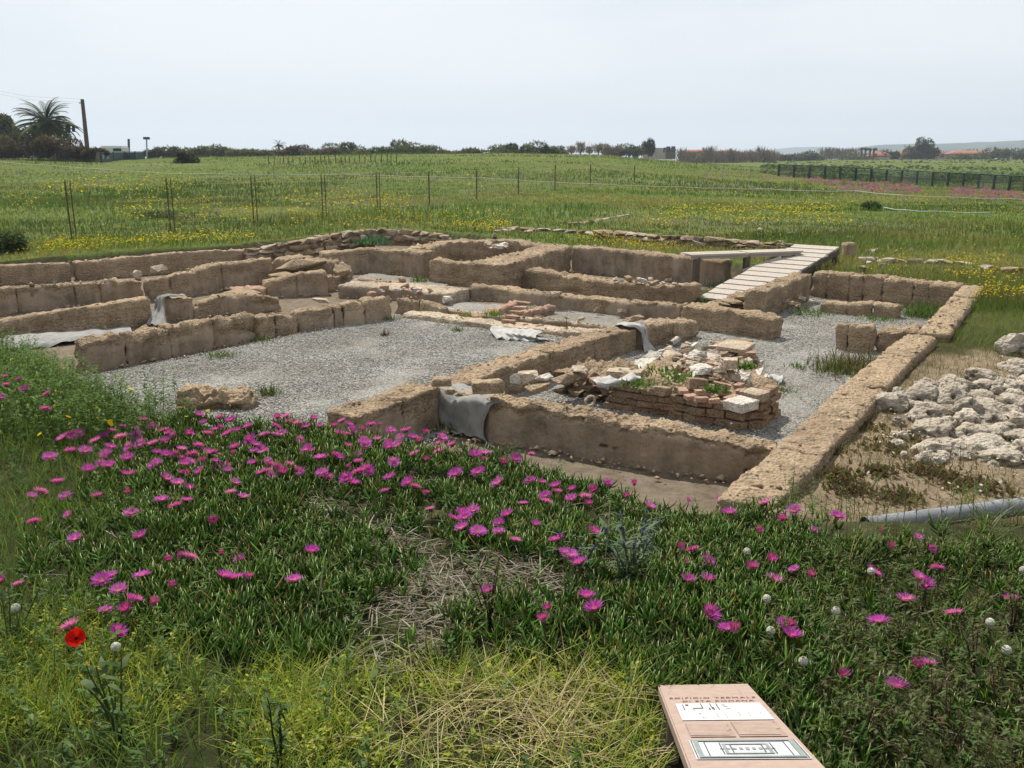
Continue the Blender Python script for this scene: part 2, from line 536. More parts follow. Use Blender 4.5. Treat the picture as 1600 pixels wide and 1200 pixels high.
# loose pebbles on the gravel
def pebbles(name, label, n, poly, zb, size, mat, cols):
    poly = np.asarray(poly)
    x = rng.uniform(poly[:, 0].min(), poly[:, 0].max(), n * 2)
    y = rng.uniform(poly[:, 1].min(), poly[:, 1].max(), n * 2)
    ok = polydist(x, y, poly) > 0
    x, y = x[ok][:n], y[ok][:n]
    n = len(x)
    O = np.array([(1, 0, 0), (-1, 0, 0), (0, 1, 0), (0, -1, 0), (0, 0, 1), (0, 0, -.5)], float)
    Fc = np.array([(0, 2, 4), (2, 1, 4), (1, 3, 4), (3, 0, 4), (2, 0, 5), (1, 2, 5), (3, 1, 5), (0, 3, 5)])
    s = size * rng.uniform(.5, 1.4, (n, 1, 1)) * rng.uniform(.6, 1.2, (n, 1, 3))
    s[:, :, 2] *= .6
    a = rng.uniform(0, 2 * PI, n)
    R = np.zeros((n, 3, 3)); R[:, 0, 0] = np.cos(a); R[:, 0, 1] = -np.sin(a); R[:, 1, 0] = np.sin(a); R[:, 1, 1] = np.cos(a); R[:, 2, 2] = 1
    V = (O[None] + rng.uniform(-.25, .25, (n, 6, 3))) * s
    V = np.einsum('nij,nkj->nki', R, V) + np.stack([x, y, np.full(n, zb)], -1)[:, None]
    c = np.array(cols)[rng.integers(0, len(cols), n)] * rng.uniform(.8, 1.15, (n, 1))
    o = mk(name, V.reshape(-1, 3), (Fc[None] + 6 * np.arange(n)[:, None, None]).reshape(-1, 3), mat, col=np.repeat(c, 6, 0))
    return tag(o, label, 'gravel', kind='stuff')
def pebble_mat():
    m, nt, out = new_mat('pebble')
    principled(nt, out, N(nt, 'ShaderNodeAttribute', attribute_name='Col').outputs['Color'], 0.9, None, 0.2)
    return m
M['pebble'] = pebble_mat()
greys = [(.22, .212, .19), (.31, .30, .272), (.38, .368, .335), (.17, .163, .147), (.48, .465, .425)]
pebbles('gravel', 'loose grey pebbles scattered over the court floor', 60000, GRAV['court'], FLOOR + .007, .010, M['pebble'], greys)
pebbles('gravel', 'loose grey pebbles scattered beside the straight wall', 50000, GRAV['right'], FLOOR + .007, .010, M['pebble'], greys)

# ------------------------------------------------------------------ ruin walls
WALLS = []
def FB(px, yt, yb, zf=FLOOR):
    xy = P(px, yb, zf)
    return (xy[0], xy[1], ztop(xy[1], yt))

def FT(px, yt, z):
    xy = P(px, yt, z)
    return (xy[0], xy[1], z)

def eroded_block(name, a, b, a2, b2, z0, za, zb, mat, parent, plaster=0.0, rough=1.0, rnd=0.045, pl_wob=0.12, seed=0, ends=(0.045, 0.045)):
    """Weathered block on the footprint a-b (seen side) / a2-b2 (far side)."""
    a, b, a2, b2 = (np.array(v[:2], float) for v in (a, b, a2, b2))
    Lm = np.linalg.norm(b - a); Tm = (np.linalg.norm(a2 - a) + np.linalg.norm(b2 - b)) / 2
    Hm = (za + zb) / 2 - z0
    dist = np.linalg.norm((a + b) / 2)
    st = np.clip(dist * 0.0036, 0.022, 0.07)
    nu, nv, nw = (max(2, int(round(v / st))) for v in (Lm, Tm, Hm))
    nu, nv, nw = min(nu, 110), min(nv, 30), min(nw, 32)
    I, J, K = np.meshgrid(np.arange(nu + 1), np.arange(nv + 1), np.arange(nw + 1), indexing='ij')
    bd = (I == 0) | (I == nu) | (J == 0) | (J == nv) | (K == nw)
    ids = -np.ones(I.shape, int)
    ids[bd] = np.arange(bd.sum())
    i, j, k = I[bd] / nu, J[bd] / nv, K[bd] / nw
    def face(q):
        return np.stack([q[:-1, :-1], q[1:, :-1], q[1:, 1:], q[:-1, 1:]], -1).reshape(-1, 4)
    F = np.concatenate([face(ids[:, 0, :]), face(ids[:, nv, :])[:, ::-1], face(ids[:, :, nw]),
                        *([face(ids[0, :, :])[:, ::-1]] if ends[0] > 0 else []), *([face(ids[nu, :, :])] if ends[1] > 0 else [])])
    Q = np.stack([i * Lm, j * Tm, k * Hm], -1)
    # world-ish coordinates for continuous noise
    foot = (a[None] * (1 - i)[:, None] + b[None] * i[:, None]) * (1 - j)[:, None] + (a2[None] * (1 - i)[:, None] + b2[None] * i[:, None]) * j[:, None]
    wz = z0 + k * ((za * (1 - i) + zb * i) - z0)
    W0 = np.stack([foot[:, 0], foot[:, 1], wz], -1)
    r = rnd * (1 + 0.7 * vnoise(W0 * 6, 31 + seed))
    r = np.clip(r, 0.006, min(Lm, Tm) * 0.45)
    ra, rb = r * ends[0] / rnd, r * ends[1] / rnd
    lo = np.stack([ra, r, np.full_like(r, -9)], -1); hi = np.stack([Lm - rb, Tm - r, Hm - r], -1)
    C_ = np.minimum(np.maximum(Q, lo), hi)
    D = Q - C_
    D[:, 0] *= np.where(D[:, 0] < 0, r / np.maximum(ra, 1e-5), r / np.maximum(rb, 1e-5))
    ln = np.linalg.norm(D, axis=1)
    nn = np.where(ln[:, None] > 1e-6, D / np.maximum(ln, 1e-6)[:, None], 0)
    flat = ln < 1e-6
    Qr = C_ + nn * r[:, None] * np.stack([np.where(D[:, 0] < 0, ra, rb) / r, np.ones_like(r), np.ones_like(r)], -1)
    Qr[flat] = Q[flat]
    # plaster mask on the seen side
    topz = za * (1 - i) + zb * i
    pm = np.zeros(len(i))
    if plaster > 0:
        lim = z0 + (topz - z0) * plaster + fbm(W0 * 2.6, 4, 5 + seed) * pl_wob
        pm = ((j == 0) & (wz < lim)).astype(float)
        hole = fbm(W0 * 1.7, 3, 77 + seed) > 0.62
        pm[hole] = 0
    n1 = fbm(W0 * 3.2, 4, 11 + seed)
    n2 = fbm(W0 * 13, 3, 21 + seed)
    st_ = W0.copy(); st_[:, :2] *= 1.6; st_[:, 2] *= 17
    n3 = fbm(st_, 3, 41 + seed)
    amp = rough * (1 - 0.92 * pm)
    disp = amp * (0.010 * n1 + 0.017 * n2 + 0.018 * n3) - 0.016 * (1 - pm) * (plaster > 0) * (j == 0)
    top = (k == 1)
    Qd = Qr + nn * disp[:, None]
    # broken top
    Qd[:, 2] += np.where(k > 0.55, rough * (0.007 * fbm(W0[:, [0, 1, 1]] * 3.0, 3, 61 + seed) + 0.018 * fbm(W0[:, [0, 1, 1]] * 11, 4, 63 + seed, 0.7) - 0.008), 0)
    uu, vv = Qd[:, 0] / Lm, Qd[:, 1] / Tm
    foot = (a[None] * (1 - uu)[:, None] + b[None] * uu[:, None]) * (1 - vv)[:, None] + (a2[None] * (1 - uu)[:, None] + b2[None] * uu[:, None]) * vv[:, None]
    H_ = (za * (1 - uu) + zb * uu) - z0
    V = np.stack([foot[:, 0], foot[:, 1], z0 + Qd[:, 2] / Hm * H_], -1)
    return mk(name, V, F, mat, parent, attrs={'plaster': pm}, smooth=True)

def wall(name, label, pts, th, joints=None, zf=FLOOR, plaster=0.0, rough=1.0, mat='stone', seed=0, cat='wall', group=None, part='stone_block', rnd=0.028, flip=False, pl_wob=0.12, jr=0.014):
    """pts: (x, y, top) along the foot of the seen side; joints: pieces per stretch."""
    th = th * 0.76
    WALLS.append(([tuple(p) for p in pts], th, zf))
    t = thing(name, label, cat, (pts[0][0], pts[0][1], zf), 0, group)
    t_loc = np.array(t.location)
    pts = [np.array(p, float) for p in pts]
    nrm = []
    for q in range(len(pts) - 1):
        d = pts[q + 1][:2] - pts[q][:2]
        n = np.array((-d[1], d[0])) / np.linalg.norm(d)
        mid = (pts[q + 1][:2] + pts[q][:2]) / 2
        if (n @ mid < 0) != flip:
            n = -n
        nrm.append(n)
    vn = []
    for q in range(len(pts)):
        ns = nrm[max(0, q - 1):q + 1] if q > 0 else nrm[:1]
        m = sum(ns); m = m / np.linalg.norm(m)
        vn.append(m / max(0.6, m @ ns[0]))
    joints = joints or [1] * (len(pts) - 1)
    g = random.Random(seed + 5)
    for q in range(len(pts) - 1):
        cuts = [0.0]
        for s in range(1, joints[q]):
            cuts.append((s + g.uniform(-.22, .22)) / joints[q])
        cuts.append(1.0)
        L = np.linalg.norm(pts[q + 1][:2] - pts[q][:2])
        for f0, f1 in zip(cuts[:-1], cuts[1:]):
            e = min(0.003 / L, 0.02) if jr > 0 else 0.0
            f0_, f1_ = f0 + e, f1 - e
            lerp = lambda A_, B_, f: A_ * (1 - f) + B_ * f
            A0, B0 = lerp(pts[q], pts[q + 1], f0_), lerp(pts[q], pts[q + 1], f1_)
            na, nb = lerp(vn[q], vn[q + 1], f0_), lerp(vn[q], vn[q + 1], f1_)
            jz = g.uniform(-.012, .012) * rough if jr > 0 else 0.0
            ends = (rnd if (q == 0 and f0 == 0) else jr, rnd if (q == len(pts) - 2 and f1 == 1) else jr)
            o = eroded_block(part, A0, B0, A0[:2] + na * th, B0[:2] + nb * th, zf - 0.12, A0[2] + jz, B0[2] + jz, M[mat], t, plaster, rough, rnd, pl_wob, seed, ends)
            o.location = -t_loc
    return t

zR = -0.2
W1a = [(1.42, 4.55, zR), (2.0, 5.40, zR), (2.55, 6.27, zR), (3.21, 7.32, zR), (3.9, 8.38, zR), (4.62, 9.46, zR)]
wall('straight_wall', 'long straight sandstone wall of level blocks beside the bare sand and rocks', W1a, 0.42, [1, 1, 1, 1, 1], -0.5, 0, 0.55, seed=1, rnd=0.03)
W1b = [(4.79, 9.56, zR + .01), (5.6, 10.85, zR), (6.45, 12.2, zR), (7.2, 13.42, zR)]
wall('straight_wall', 'far stretch of straight sandstone wall reaching the room corner under the meadow', W1b, 0.42, [1, 1, 1], -0.45, 0, 0.8, seed=2, rnd=0.035)
wall('room_wall', 'sandstone wall of upright blocks closing the gravel room below the ramp', [(5.13, 15.13, -.2), (5.75, 14.5, -.2), (6.78, 13.45, -.2)], 0.42, [3, 4], FLOOR, 0, 1.0, seed=3)
wall('room_wall', 'sandstone wall running down from the ramp corner to the masonry stub', [FT(1268, 428, -.2), FT(1195, 454, -.22)], 0.42, [2], FLOOR, 0, 1.0, seed=4)
wall('low_wall', 'low row of rough blocks lying across the gravel room', [FB(1280, 472, 488), FB(1322, 475, 492), FB(1362, 475, 495), FB(1404, 478, 499)], 0.27, [1, 1, 1], seed=5, rnd=0.045)
wall('block_pair', 'two upright sandstone blocks standing on gravel against the cross wall', [FB(1301, 505, 546), FB(1322, 507, 549), FB(1366, 509, 552)], 0.26, [1, 1], seed=6, rnd=0.05)
wall('cross_wall', 'layered cross wall joining the upright blocks to the straight wall', [FB(1367, 516, 551), FB(1432, 516, 557)], 0.36, [1], seed=7, rough=1.5)
e7 = FB(1203, 496, 533)
wall('stub_wall', 'thick brown sandstone wall with a sharp broken end facing the gravel', [FB(1062, 477, 512), FB(1110, 482, 518), e7], 0.42, [1, 1], seed=8, jr=0)
wall('ledge_wall', 'low pinkish plastered wall behind the small gravel rooms', [FB(734, 447, 468), FB(769, 448, 469), FB(812, 453, 474), FB(870, 461, 482), FB(960, 469, 493), FB(1062, 477, 508)], 0.34, [1, 1, 1, 2, 1], plaster=0.9, seed=9, jr=0, mat='stone')
wall('hall_wall', 'long dark sandstone wall with a crumbled top behind the pink ledges', [FB(670, 404, 440), FB(728, 412, 445), FB(800, 418, 451), FB(875, 428, 457), FB(950, 440, 465), FB(1015, 444, 470), FB(1079, 447, 477)], 0.5, [1, 1, 1, 1, 1, 1], seed=10, jr=0, rough=1.3)
z9 = FB(892, 383, 423)[2]
wall('back_wall', 'tall level sandstone wall below the boardwalk', [FB(892, 383, 424), FB(960, 390, 430), FB(1050, 400, 440), FB(1130, 408, 447)], 0.5, [1, 1, 1], seed=11, jr=0, plaster=0.85)
wall('wing_wall', 'broad eroded wall top joining the back wall to the long hall wall', [FT(893, 384, z9), FT(790, 413, z9)], 0.95, [2], seed=12, jr=0, rough=1.4)
wall('niche_wall', 'sandstone wall of the tall shaded niche', [FB(504, 395, 428), FB(577, 389, 425), FB(622, 391, 428), FB(664, 394, 433)], 0.55, [1, 1, 1], seed=13, jr=0, plaster=0.75)
wall('niche_back_wall', 'curved back wall top behind the niche with crumbled stone on it', [FT(660, 388, -.14), FT(700, 378, -.14), FT(790, 376, -.14), FT(858, 383, -.14)], 0.55, [1, 1, 1], seed=14, jr=0, rough=1.5)
wall('edge_wall', 'level sandstone wall holding back the meadow with a dark gap', [FB(-70, 420, 450), FB(0, 416, 444), FB(112, 410, 438)], 0.32, [1, 1], seed=15, rough=0.7)
wall('edge_wall', 'level sandstone wall with rough masonry end under the meadow edge', [FB(120, 409, 437), FB(262, 396, 426), FB(330, 391, 419), FB(390, 389, 413)], 0.32, [1, 1, 1], seed=16, jr=0, rough=0.8)
wall('terrace_wall', 'second wall in with plastered face and flaking layered top', [FB(-70, 458, 500), FB(30, 448, 487), FB(120, 441, 477), FB(160, 440, 473), FB(226, 437, 463)], 0.3, [1, 1, 1, 1], seed=17, plaster=0.72, rough=1.3)
wall('terrace_wall', 'second wall in where it climbs past the draped plinth', [FB(236, 438, 470), FB(270, 433, 466), FB(350, 411, 452), FB(428, 404, 438)], 0.34, [1, 1, 1], seed=18, plaster=0.6)
wall('bench_wall', 'low sloping bench wall in front of the terrace wall', [FB(-60, 506, 526), FB(15, 499, 523), FB(120, 483, 517), (FB(200, 471, 511)), FB(240, 463, 506)], 0.34, [1, 1, 1, 1], seed=19, jr=0, rough=0.7)
wall('plinth', 'square stone plinth half covered by a grey cloth', [FB(262, 464, 500), FB(304, 467, 496)], 0.45, [1], seed=20, cat='plinth', plaster=0.8)
wall('inner_wall', 'low plastered wall beside the plinth', [FB(312, 473, 494), FB(350, 461, 490), FB(400, 460, 487), FB(440, 467, 484)], 0.3, [1, 1, 1], seed=21, jr=0, plaster=0.7)
wall('stepped_block', 'large two layered plastered masonry block beyond the gravel court', [FB(415, 441, 465), FB(465, 429, 462), FB(514, 425, 459)], 0.42, [1, 1], seed=22, plaster=0.6)
wall('stepped_block', 'small square block leaning at the end of the plastered masonry', [FB(514, 431, 455), FB(534, 430, 450)], 0.3, [1], seed=23)
wall('mound_wall', 'broad eroded wall mound joining the terrace wall to the niche', [FB(424, 405, 434), FB(470, 403, 438), FB(520, 411, 440), FB(545, 420, 440)], 0.75, [1, 1, 1], seed=41, rough=1.7, rnd=0.1)
wall('low_step', 'short reddish step between the terrace wall and the layered block', [FB(366, 454, 470), FB(418, 450, 466)], 0.55, [2], seed=42, mat='tile', rough=1.2, cat='step')
wall('low_step', 'narrow step running from the plinth to the inner wall', [FB(304, 482, 496), FB(330, 474, 492)], 0.3, [1], seed=43, rough=1.0, cat='step')
wall('court_wall', 'leaning court wall with plastered face and shaggy layered top', [FB(132, 535, 580), FB(200, 525, 570), FB(270, 512, 556), FB(337, 501, 543), FB(402, 491, 531)], 0.36, [1, 1, 1, 1], seed=24, plaster=0.66, rough=1.5, rnd=0.045)
wall('court_wall', 'broken middle stretch of the court wall in small separate blocks', [FB(406, 494, 530), FB(434, 491, 525), FB(468, 492, 520)], 0.3, [1, 1], seed=25, plaster=0.45, rnd=0.045)
wall('court_wall', 'tall end of the court wall in large plastered blocks', [FB(468, 485, 519), FB(524, 479, 511), FB(538, 476, 509), FB(572, 471, 505), FB(614, 461, 499)], 0.34, [1, 1, 1, 1], seed=26, plaster=0.7, rnd=0.05)
wall('fallen_block', 'tapering fallen block at the inner corner of the gravel court', [FB(618, 463, 491), FB(655, 467, 494), FB(690, 480, 497)], 0.3, [1, 1], seed=27, rough=1.3, cat='block')
wall('low_step', 'low worn step along the inner edge of the gravel court', [FB(628, 489, 497), FB(700, 498, 506), FB(765, 506, 515), FB(880, 517, 526), FB(940, 521, 529)], 0.45, [1, 1, 1, 1], seed=28, jr=0, mat='stone_pale', rough=0.6, cat='step')
wall('ledge', 'thin pink ledge along the edge of the small gravel rooms', [FB(690, 481, 492), FB(764, 490, 502), FB(850, 498, 510), FB(945, 509, 521)], 0.14, [1, 1, 1], seed=29, jr=0, mat='stone_pale', rough=0.4, cat='step', plaster=.95)
wall('ledge', 'wide plastered ledge strewn with tile pieces below the niche', [FB(528, 446, 464), FB(600, 449, 466), FB(700, 458, 476)], 0.9, [1, 1], seed=30, jr=0, mat='stone_pale', rough=0.5, cat='step', plaster=.9)
wall('ledge', 'narrow raised kerb behind the tile strewn ledge', [FB(556, 434, 446), FB(640, 443, 455), FB(720, 452, 464)], 0.2, [1, 1], seed=31, jr=0, rough=0.6, cat='step')
A21 = FB(690, 607, 666)
dirn = np.array(A21[:2]) - np.array(FB(997, 510, 548)[:2]); dirn /= np.linalg.norm(dirn)
n21 = (A21[0] + dirn[0] * 1.05, A21[1] + dirn[1] * 1.05, A21[2])
wall('court_front_wall', 'near end of the sloping wall between gravel court and magenta flowers', [n21, (A21[0] - .0, A21[1], A21[2])], 0.46, [2], seed=32, plaster=0.8, rough=0.8)
wall('court_front_wall', 'sloping sandstone wall between the gravel court and the rubble heap', [(A21[0] + .06, A21[1] + .04, A21[2] - .02), FB(775, 578, 630), FB(860, 551, 596), FB(930, 529, 569), FB(996, 511, 548)], 0.44, [1, 1, 1, 1], seed=33, rough=0.9)
wall('court_front_wall', 'short wall stretch with overhanging cap beyond the white drape', [FB(1001, 511, 547), FB(1052, 502, 537), FB(1092, 500, 527)], 0.42, [1, 1], seed=34, rnd=0.045)
wall('front_wall', 'plastered front wall facing the flowers with a crumbling sandy top', [FB(690, 612, 664), FB(764, 624, 688), FB(850, 637, 701), FB(1000, 666, 729), FB(1130, 688, 747), FB(1208, 706, 757)], 0.36, [1, 1, 1, 1, 1], seed=35, jr=0, plaster=0.86, rough=1.2, pl_wob=0.05)

# crumbs of the walls lying at their feet and on their tops
def crumbs(n):
    P_ = []
    for pts, th, zf in WALLS:
        for a, b in zip(pts[:-1], pts[1:]):
            a = np.array(a); b = np.array(b)
            L = np.linalg.norm(b[:2] - a[:2])
            k = int(L * n)
            f = rng.random((k, 1))
            p = a * (1 - f) + b * f
            d = (b - a)[:2] / L
            nb_ = np.array((-d[1], d[0]))
            if nb_ @ a[:2] < 0: nb_ = -nb_
            top = rng.random(k) < .3
            off = np.where(top, rng.uniform(.03, max(th - .03, .05), k), -np.abs(rng.normal(.02, .09, k)))
            p[:, :2] += nb_ * off[:, None]
            p[:, 2] = np.where(top, p[:, 2] - .004, zf + .006)
            P_.append(p)
    return np.concatenate(P_)
cp = crumbs(80)
n = len(cp)
O = np.array([(1, 0, 0), (-1, 0, 0), (0, 1, 0), (0, -1, 0), (0, 0, 1), (0, 0, -.5)], float)
Fc = np.array([(0, 2, 4), (2, 1, 4), (1, 3, 4), (3, 0, 4), (2, 0, 5), (1, 2, 5), (3, 1, 5), (0, 3, 5)])
V = (O[None] + rng.uniform(-.35, .35, (n, 6, 3))) * (rng.gamma(1.6, .006, (n, 1, 1)) + .003) * rng.uniform(.6, 1.3, (n, 1, 3)) * np.array((1, 1, .7)) + cp[:, None]
cc = np.array([(.36, .26, .165), (.28, .20, .125), (.44, .34, .23), (.20, .145, .09)])[rng.integers(0, 4, n)] * rng.uniform(.8, 1.2, (n, 1))
tag(mk('wall_crumbs', V.reshape(-1, 3), (Fc[None] + 6 * np.arange(n)[:, None, None]).reshape(-1, 3), M['pebble'], col=np.repeat(cc, 6, 0)), 'sandy crumbs fallen along the feet and tops of the walls', 'crumbs', kind='stuff')
# ------------------------------------------------------------------ loose stone, brick and cloth
def hull_stone(seed, n=13, flat=1.0):
    g = random.Random(seed)
    bm = bmesh.new()
    for _ in range(n):
        v = Vector((g.uniform(-1, 1), g.uniform(-1, 1), g.uniform(-1, 1)))
        m = max(abs(c) for c in v)
        v = v / m * g.uniform(.78, 1.0) if m > 1e-3 else v
        bm.verts.new((v.x * .5, v.y * .5, (v.z * .5) * flat))
    r = bmesh.ops.convex_hull(bm, input=bm.verts)
    bmesh.ops.delete(bm, geom=list({e for e in r['geom_interior'] if isinstance(e, bmesh.types.BMVert)}), context='VERTS')
    bmesh.ops.bevel(bm, geom=list(bm.edges), offset=.035, segments=1, affect='EDGES')
    me = bpy.data.meshes.new('stone')
    bm.to_mesh(me); bm.free()
    me.materials.append(M['stone'])
    return me
STONES = [hull_stone(s) for s in range(16)]

def brick_mesh(seed):
    g = random.Random(seed + 90)
    bm = bmesh.new()
    bmesh.ops.create_cube(bm, size=1.0)
    for v in bm.verts:
        v.co += Vector([g.uniform(-.035, .035) for _ in range(3)])
    bmesh.ops.bevel(bm, geom=list(bm.edges), offset=.06, segments=1, affect='EDGES')
    me = bpy.data.meshes.new('brick')
    bm.to_mesh(me); bm.free()
    me.materials.append(M['brick'])
    return me
BRICKS = [brick_mesh(s) for s in range(5)]

def set_mat(o, m):
    o.material_slots[0].link = 'OBJECT'
    o.material_slots[0].material = m

def put(me, name, loc, size, rot=(0, 0, 0), mat=None, parent=None):
    o = link(name, me, parent)
    o.location = loc
    o.scale = size
    o.rotation_euler = rot
    if mat: set_mat(o, M[mat])
    return o

AX = math.atan2(.835, .55)                     # heading of the long walls
def stone_px(px, py, w, h, z, mat, label, name='stone', cat='stone', group=None, brick=False, rot=None, depth=None, tilt=0.15, seed=None):
    """A loose stone whose middle shows at (px, py) at height z; w, h in pixels."""
    x, y = P(px, py, z)
    s = math.hypot(y, CAMH - z) / FPX
    g = random.Random(int(px * 7 + py * 13))
    W_, H_ = w * s, h * s * 0.9
    D_ = depth or W_ * g.uniform(.6, .9)
    r = (g.uniform(-tilt, tilt), g.uniform(-tilt, tilt), rot if rot is not None else g.uniform(0, PI))
    me = (BRICKS if brick else STONES)[g.randrange(5 if brick else 16)]
    o = put(me, name, (x, y, z), (W_, D_, max(H_, .03)), r, mat)
    return tag(o, label, cat, group, 'thing')

# --- brick pier in the heap
t = thing('brick_pier', 'ruined pier of stacked ochre bricks at the corner of the rubble heap', 'pier', (*P(1120, 660, FLOOR), FLOOR))
tl = np.array(t.location)
path = [P(1050, 653, FLOOR), P(1085, 662, FLOOR), P(1120, 666, FLOOR), P(1152, 672, FLOOR), P(1194, 668, FLOOR)]
side_end = path[-1] + np.array((.55, .835)) * .42
path2 = [path[-1], side_end]
g = random.Random(3)
def courses(path, n, zb, ch, lens, parent, mats, depth=.11, jitter=.014, skip_top=0.0, stones=False):
    seg = [np.linalg.norm(path[i + 1] - path[i]) for i in range(len(path) - 1)]
    tot = sum(seg)
    for c in range(n):
        s = -g.uniform(0, lens[1])
        while s < tot - .03:
            L = g.uniform(*lens)
            m = min(max(s + L / 2, 0.02), tot - .02)
            L_ = L
            acc = 0
            for i, sg in enumerate(seg):
                if m <= acc + sg or i == len(seg) - 1:
                    f = (m - acc) / sg
                    p = path[i] * (1 - f) + path[i + 1] * f
                    d = (path[i + 1] - path[i]) / sg
                    break
                acc += sg
            s += L + .014
            if c == n - 1 and g.random() < skip_top:
                continue
            nb = np.array((-d[1], d[0]))
            if nb @ p < 0: nb = -nb
            q = p + nb * (depth / 2 + g.uniform(-jitter, jitter) + c * .004)
            o = put(STONES[g.randrange(16)] if stones else BRICKS[g.randrange(5)], 'stone' if stones else 'brick', (q[0] - tl[0], q[1] - tl[1], zb + ch * (c + .5) - tl[2] + g.uniform(-.003, .003)),
                    (L_, depth, ch * g.uniform(.78, .93)), (g.uniform(-.03, .03), g.uniform(-.03, .03), math.atan2(d[1], d[0]) + g.uniform(-.05, .05)), g.choice(mats), parent)
courses(path, 4, FLOOR, .074, (.11, .17), t, ['ochre_brick', 'ochre_brick', 'brick', 'stone'], skip_top=.15)
courses(path2, 4, FLOOR, .074, (.12, .2), t, ['ochre_brick', 'stone', 'brick'])
core_a, core_b = path[0], path[-1]
nb = np.array((.55, .835))
eroded_block('core', core_a + nb * .12, core_b + nb * .12 - np.array((.835, -.55)) * .12, core_a + nb * .45, core_b + nb * .42 - np.array((.835, -.55)) * .12, FLOOR - .1, -.40, -.40, M['stone'], t, 0, 1.8).location = -tl
# slabs capping the pier corner
for (px, py, w, h, m) in [(1158, 632, 46, 17, 'white_stone'), (1178, 617, 36, 15, 'stone_pale')]:
    stone_px(px, py, w, h, -.34, m, {1158: 'pale square slab capping the near corner of the brick pier', 1178: 'smooth grey slab capping the far corner of the brick pier'}[px],
             'slab', 'slab', None, True, -AX + PI / 2 + .1, .2, .03)
# --- lower brown brick wall left of the pier
t = thing('brick_stub', 'low stub of long brown bricks beside the pier', 'wall', (*P(1015, 650, FLOOR), FLOOR))
tl = np.array(t.location)
courses([P(962, 640, FLOOR), P(1010, 648, FLOOR), P(1046, 652, FLOOR)], 4, FLOOR, .062, (.2, .3), t, ['ochre_brick', 'brick', 'ochre_brick'])
eroded_block('core', P(962, 640, FLOOR) + nb * .12, P(1046, 652, FLOOR) + nb * .12, P(962, 640, FLOOR) + nb * .55, P(1046, 652, FLOOR) + nb * .5, FLOOR - .1, -.42, -.40, M['stone'], t, 0, 2.0).location = -tl
# --- rough stone row further left
t = thing('rough_footing', 'rough footing of sandy lumps at the left of the rubble heap', 'footing', (*P(930, 620, FLOOR), FLOOR))
tl = np.array(t.location)
courses([P(868, 614, FLOOR), P(920, 628, FLOOR), P(965, 640, FLOOR)], 3, FLOOR, .085, (.16, .28), t, ['stone', 'stone', 'ochre_brick'], depth=.16, jitter=.03, stones=True)
eroded_block('core', P(868, 614, FLOOR) + nb * .15, P(965, 640, FLOOR) + nb * .15, P(868, 614, FLOOR) + nb * .7, P(965, 640, FLOOR) + nb * .7, FLOOR - .1, -.42, -.40, M['stone'], t, 0, 2.2).location = -tl
# --- pale wall stub behind
wall('masonry_stub', 'pale topped stub of brickwork under the white drape', [FB(985, 589, 604), FB(1008, 573, 592), FB(1041, 548, 568)], 0.28, [1, 2], seed=50, mat='white_stone', rough=.8, cat='wall')
# --- buried mass of the heap
heap = thing('rubble_mound', 'low mound of earth and broken mortar under the loose rubble', 'mound', (*P(1090, 600, FLOOR), FLOOR))
hl = np.array(heap.location)
hx = np.linspace(-.95, .95, 40); hy = np.linspace(-.75, .95, 40)
HX, HY = np.meshgrid(hx, hy)
wx = hl[0] + HX * .835 + HY * .55; wy = hl[1] - HX * .55 + HY * .835
HZ = .21 * sstep(1.0, .45, np.hypot(HX / .95, (HY - .1) / .85)) * (1 + .35 * fbm2(wx, wy, 3, 4, 9)) - .03 + .03 * fbm2(wx, wy, 9, 3, 12)
hid = np.arange(1600).reshape(40, 40)
mk('earth', np.stack([wx - hl[0], wy - hl[1], HZ], -1).reshape(-1, 3), np.stack([hid[:-1, :-1], hid[:-1, 1:], hid[1:, 1:], hid[1:, :-1]], -1).reshape(-1, 4), M['stone'], heap, smooth=True)

RUB = 'loose pieces of the rubble heap'
heap_list = [
    (925, 583, 22, 16, -.36, 'stone', 'dark grey boulder on the sandy footing by the court wall', 0),
    (906, 577, 34, 15, -.34, 'stone_pale', 'pale knobbly stone touching the dark grey boulder', 0),
    (891, 592, 62, 28, -.44, 'stone', 'broad sandy lump between court wall and rubble heap', 0),
    (936, 594, 28, 8, -.38, 'tile', 'long orange tile lying on white sheet', 1),
    (977, 583, 54, 12, -.40, 'stone_pale', 'flat pale slab in front of the pale topped stub', 1),
    (1031, 611, 44, 20, -.34, 'stone', 'rounded sandstone lump on top of the brown brick stub', 0),
    (1089, 600, 30, 20, -.30, 'ochre_brick', 'ochre block standing on the arc of orange bricks', 1),
    (1067, 611, 24, 8, -.31, 'tile', 'tilted orange brick beside the ochre block', 1),
    (1141, 567, 32, 16, -.28, 'stone_pale', 'large pale yellow slab tilted on the rubble top', 1),
    (1150, 541, 52, 7, -.36, 'stone_pale', 'long pale slab on the stack below the stub wall', 1),
    (1134, 551, 20, 13, -.42, 'tile', 'rounded pink stone under the long pale slab', 0),
    (1167, 553, 40, 12, -.42, 'ochre_brick', 'wide ochre slab under the long pale slab', 1),
    (1159, 534, 30, 8, -.40, 'stone', 'squared brown stone behind the long pale slab', 1),
    (1116, 558, 38, 12, -.36, 'white_stone', 'white flat stone left of the tilted yellow slab', 0),
    (1051, 556, 44, 18, -.46, 'stone_pale', 'grey mortar lump beside the pale topped stub', 0),
    (1070, 541, 24, 12, -.46, 'stone_pale', 'weathered grey stone at the foot of the stub wall', 0),
    (1096, 577, 40, 14, -.32, 'white_stone', 'broad white plaster slab in the middle of the heap', 0),
]
for (px, py, w, h, z, m, lab, b) in heap_list:
    stone_px(px, py, w, h, z, m, lab, 'stone' if not b else 'slab', 'stone', None, bool(b))
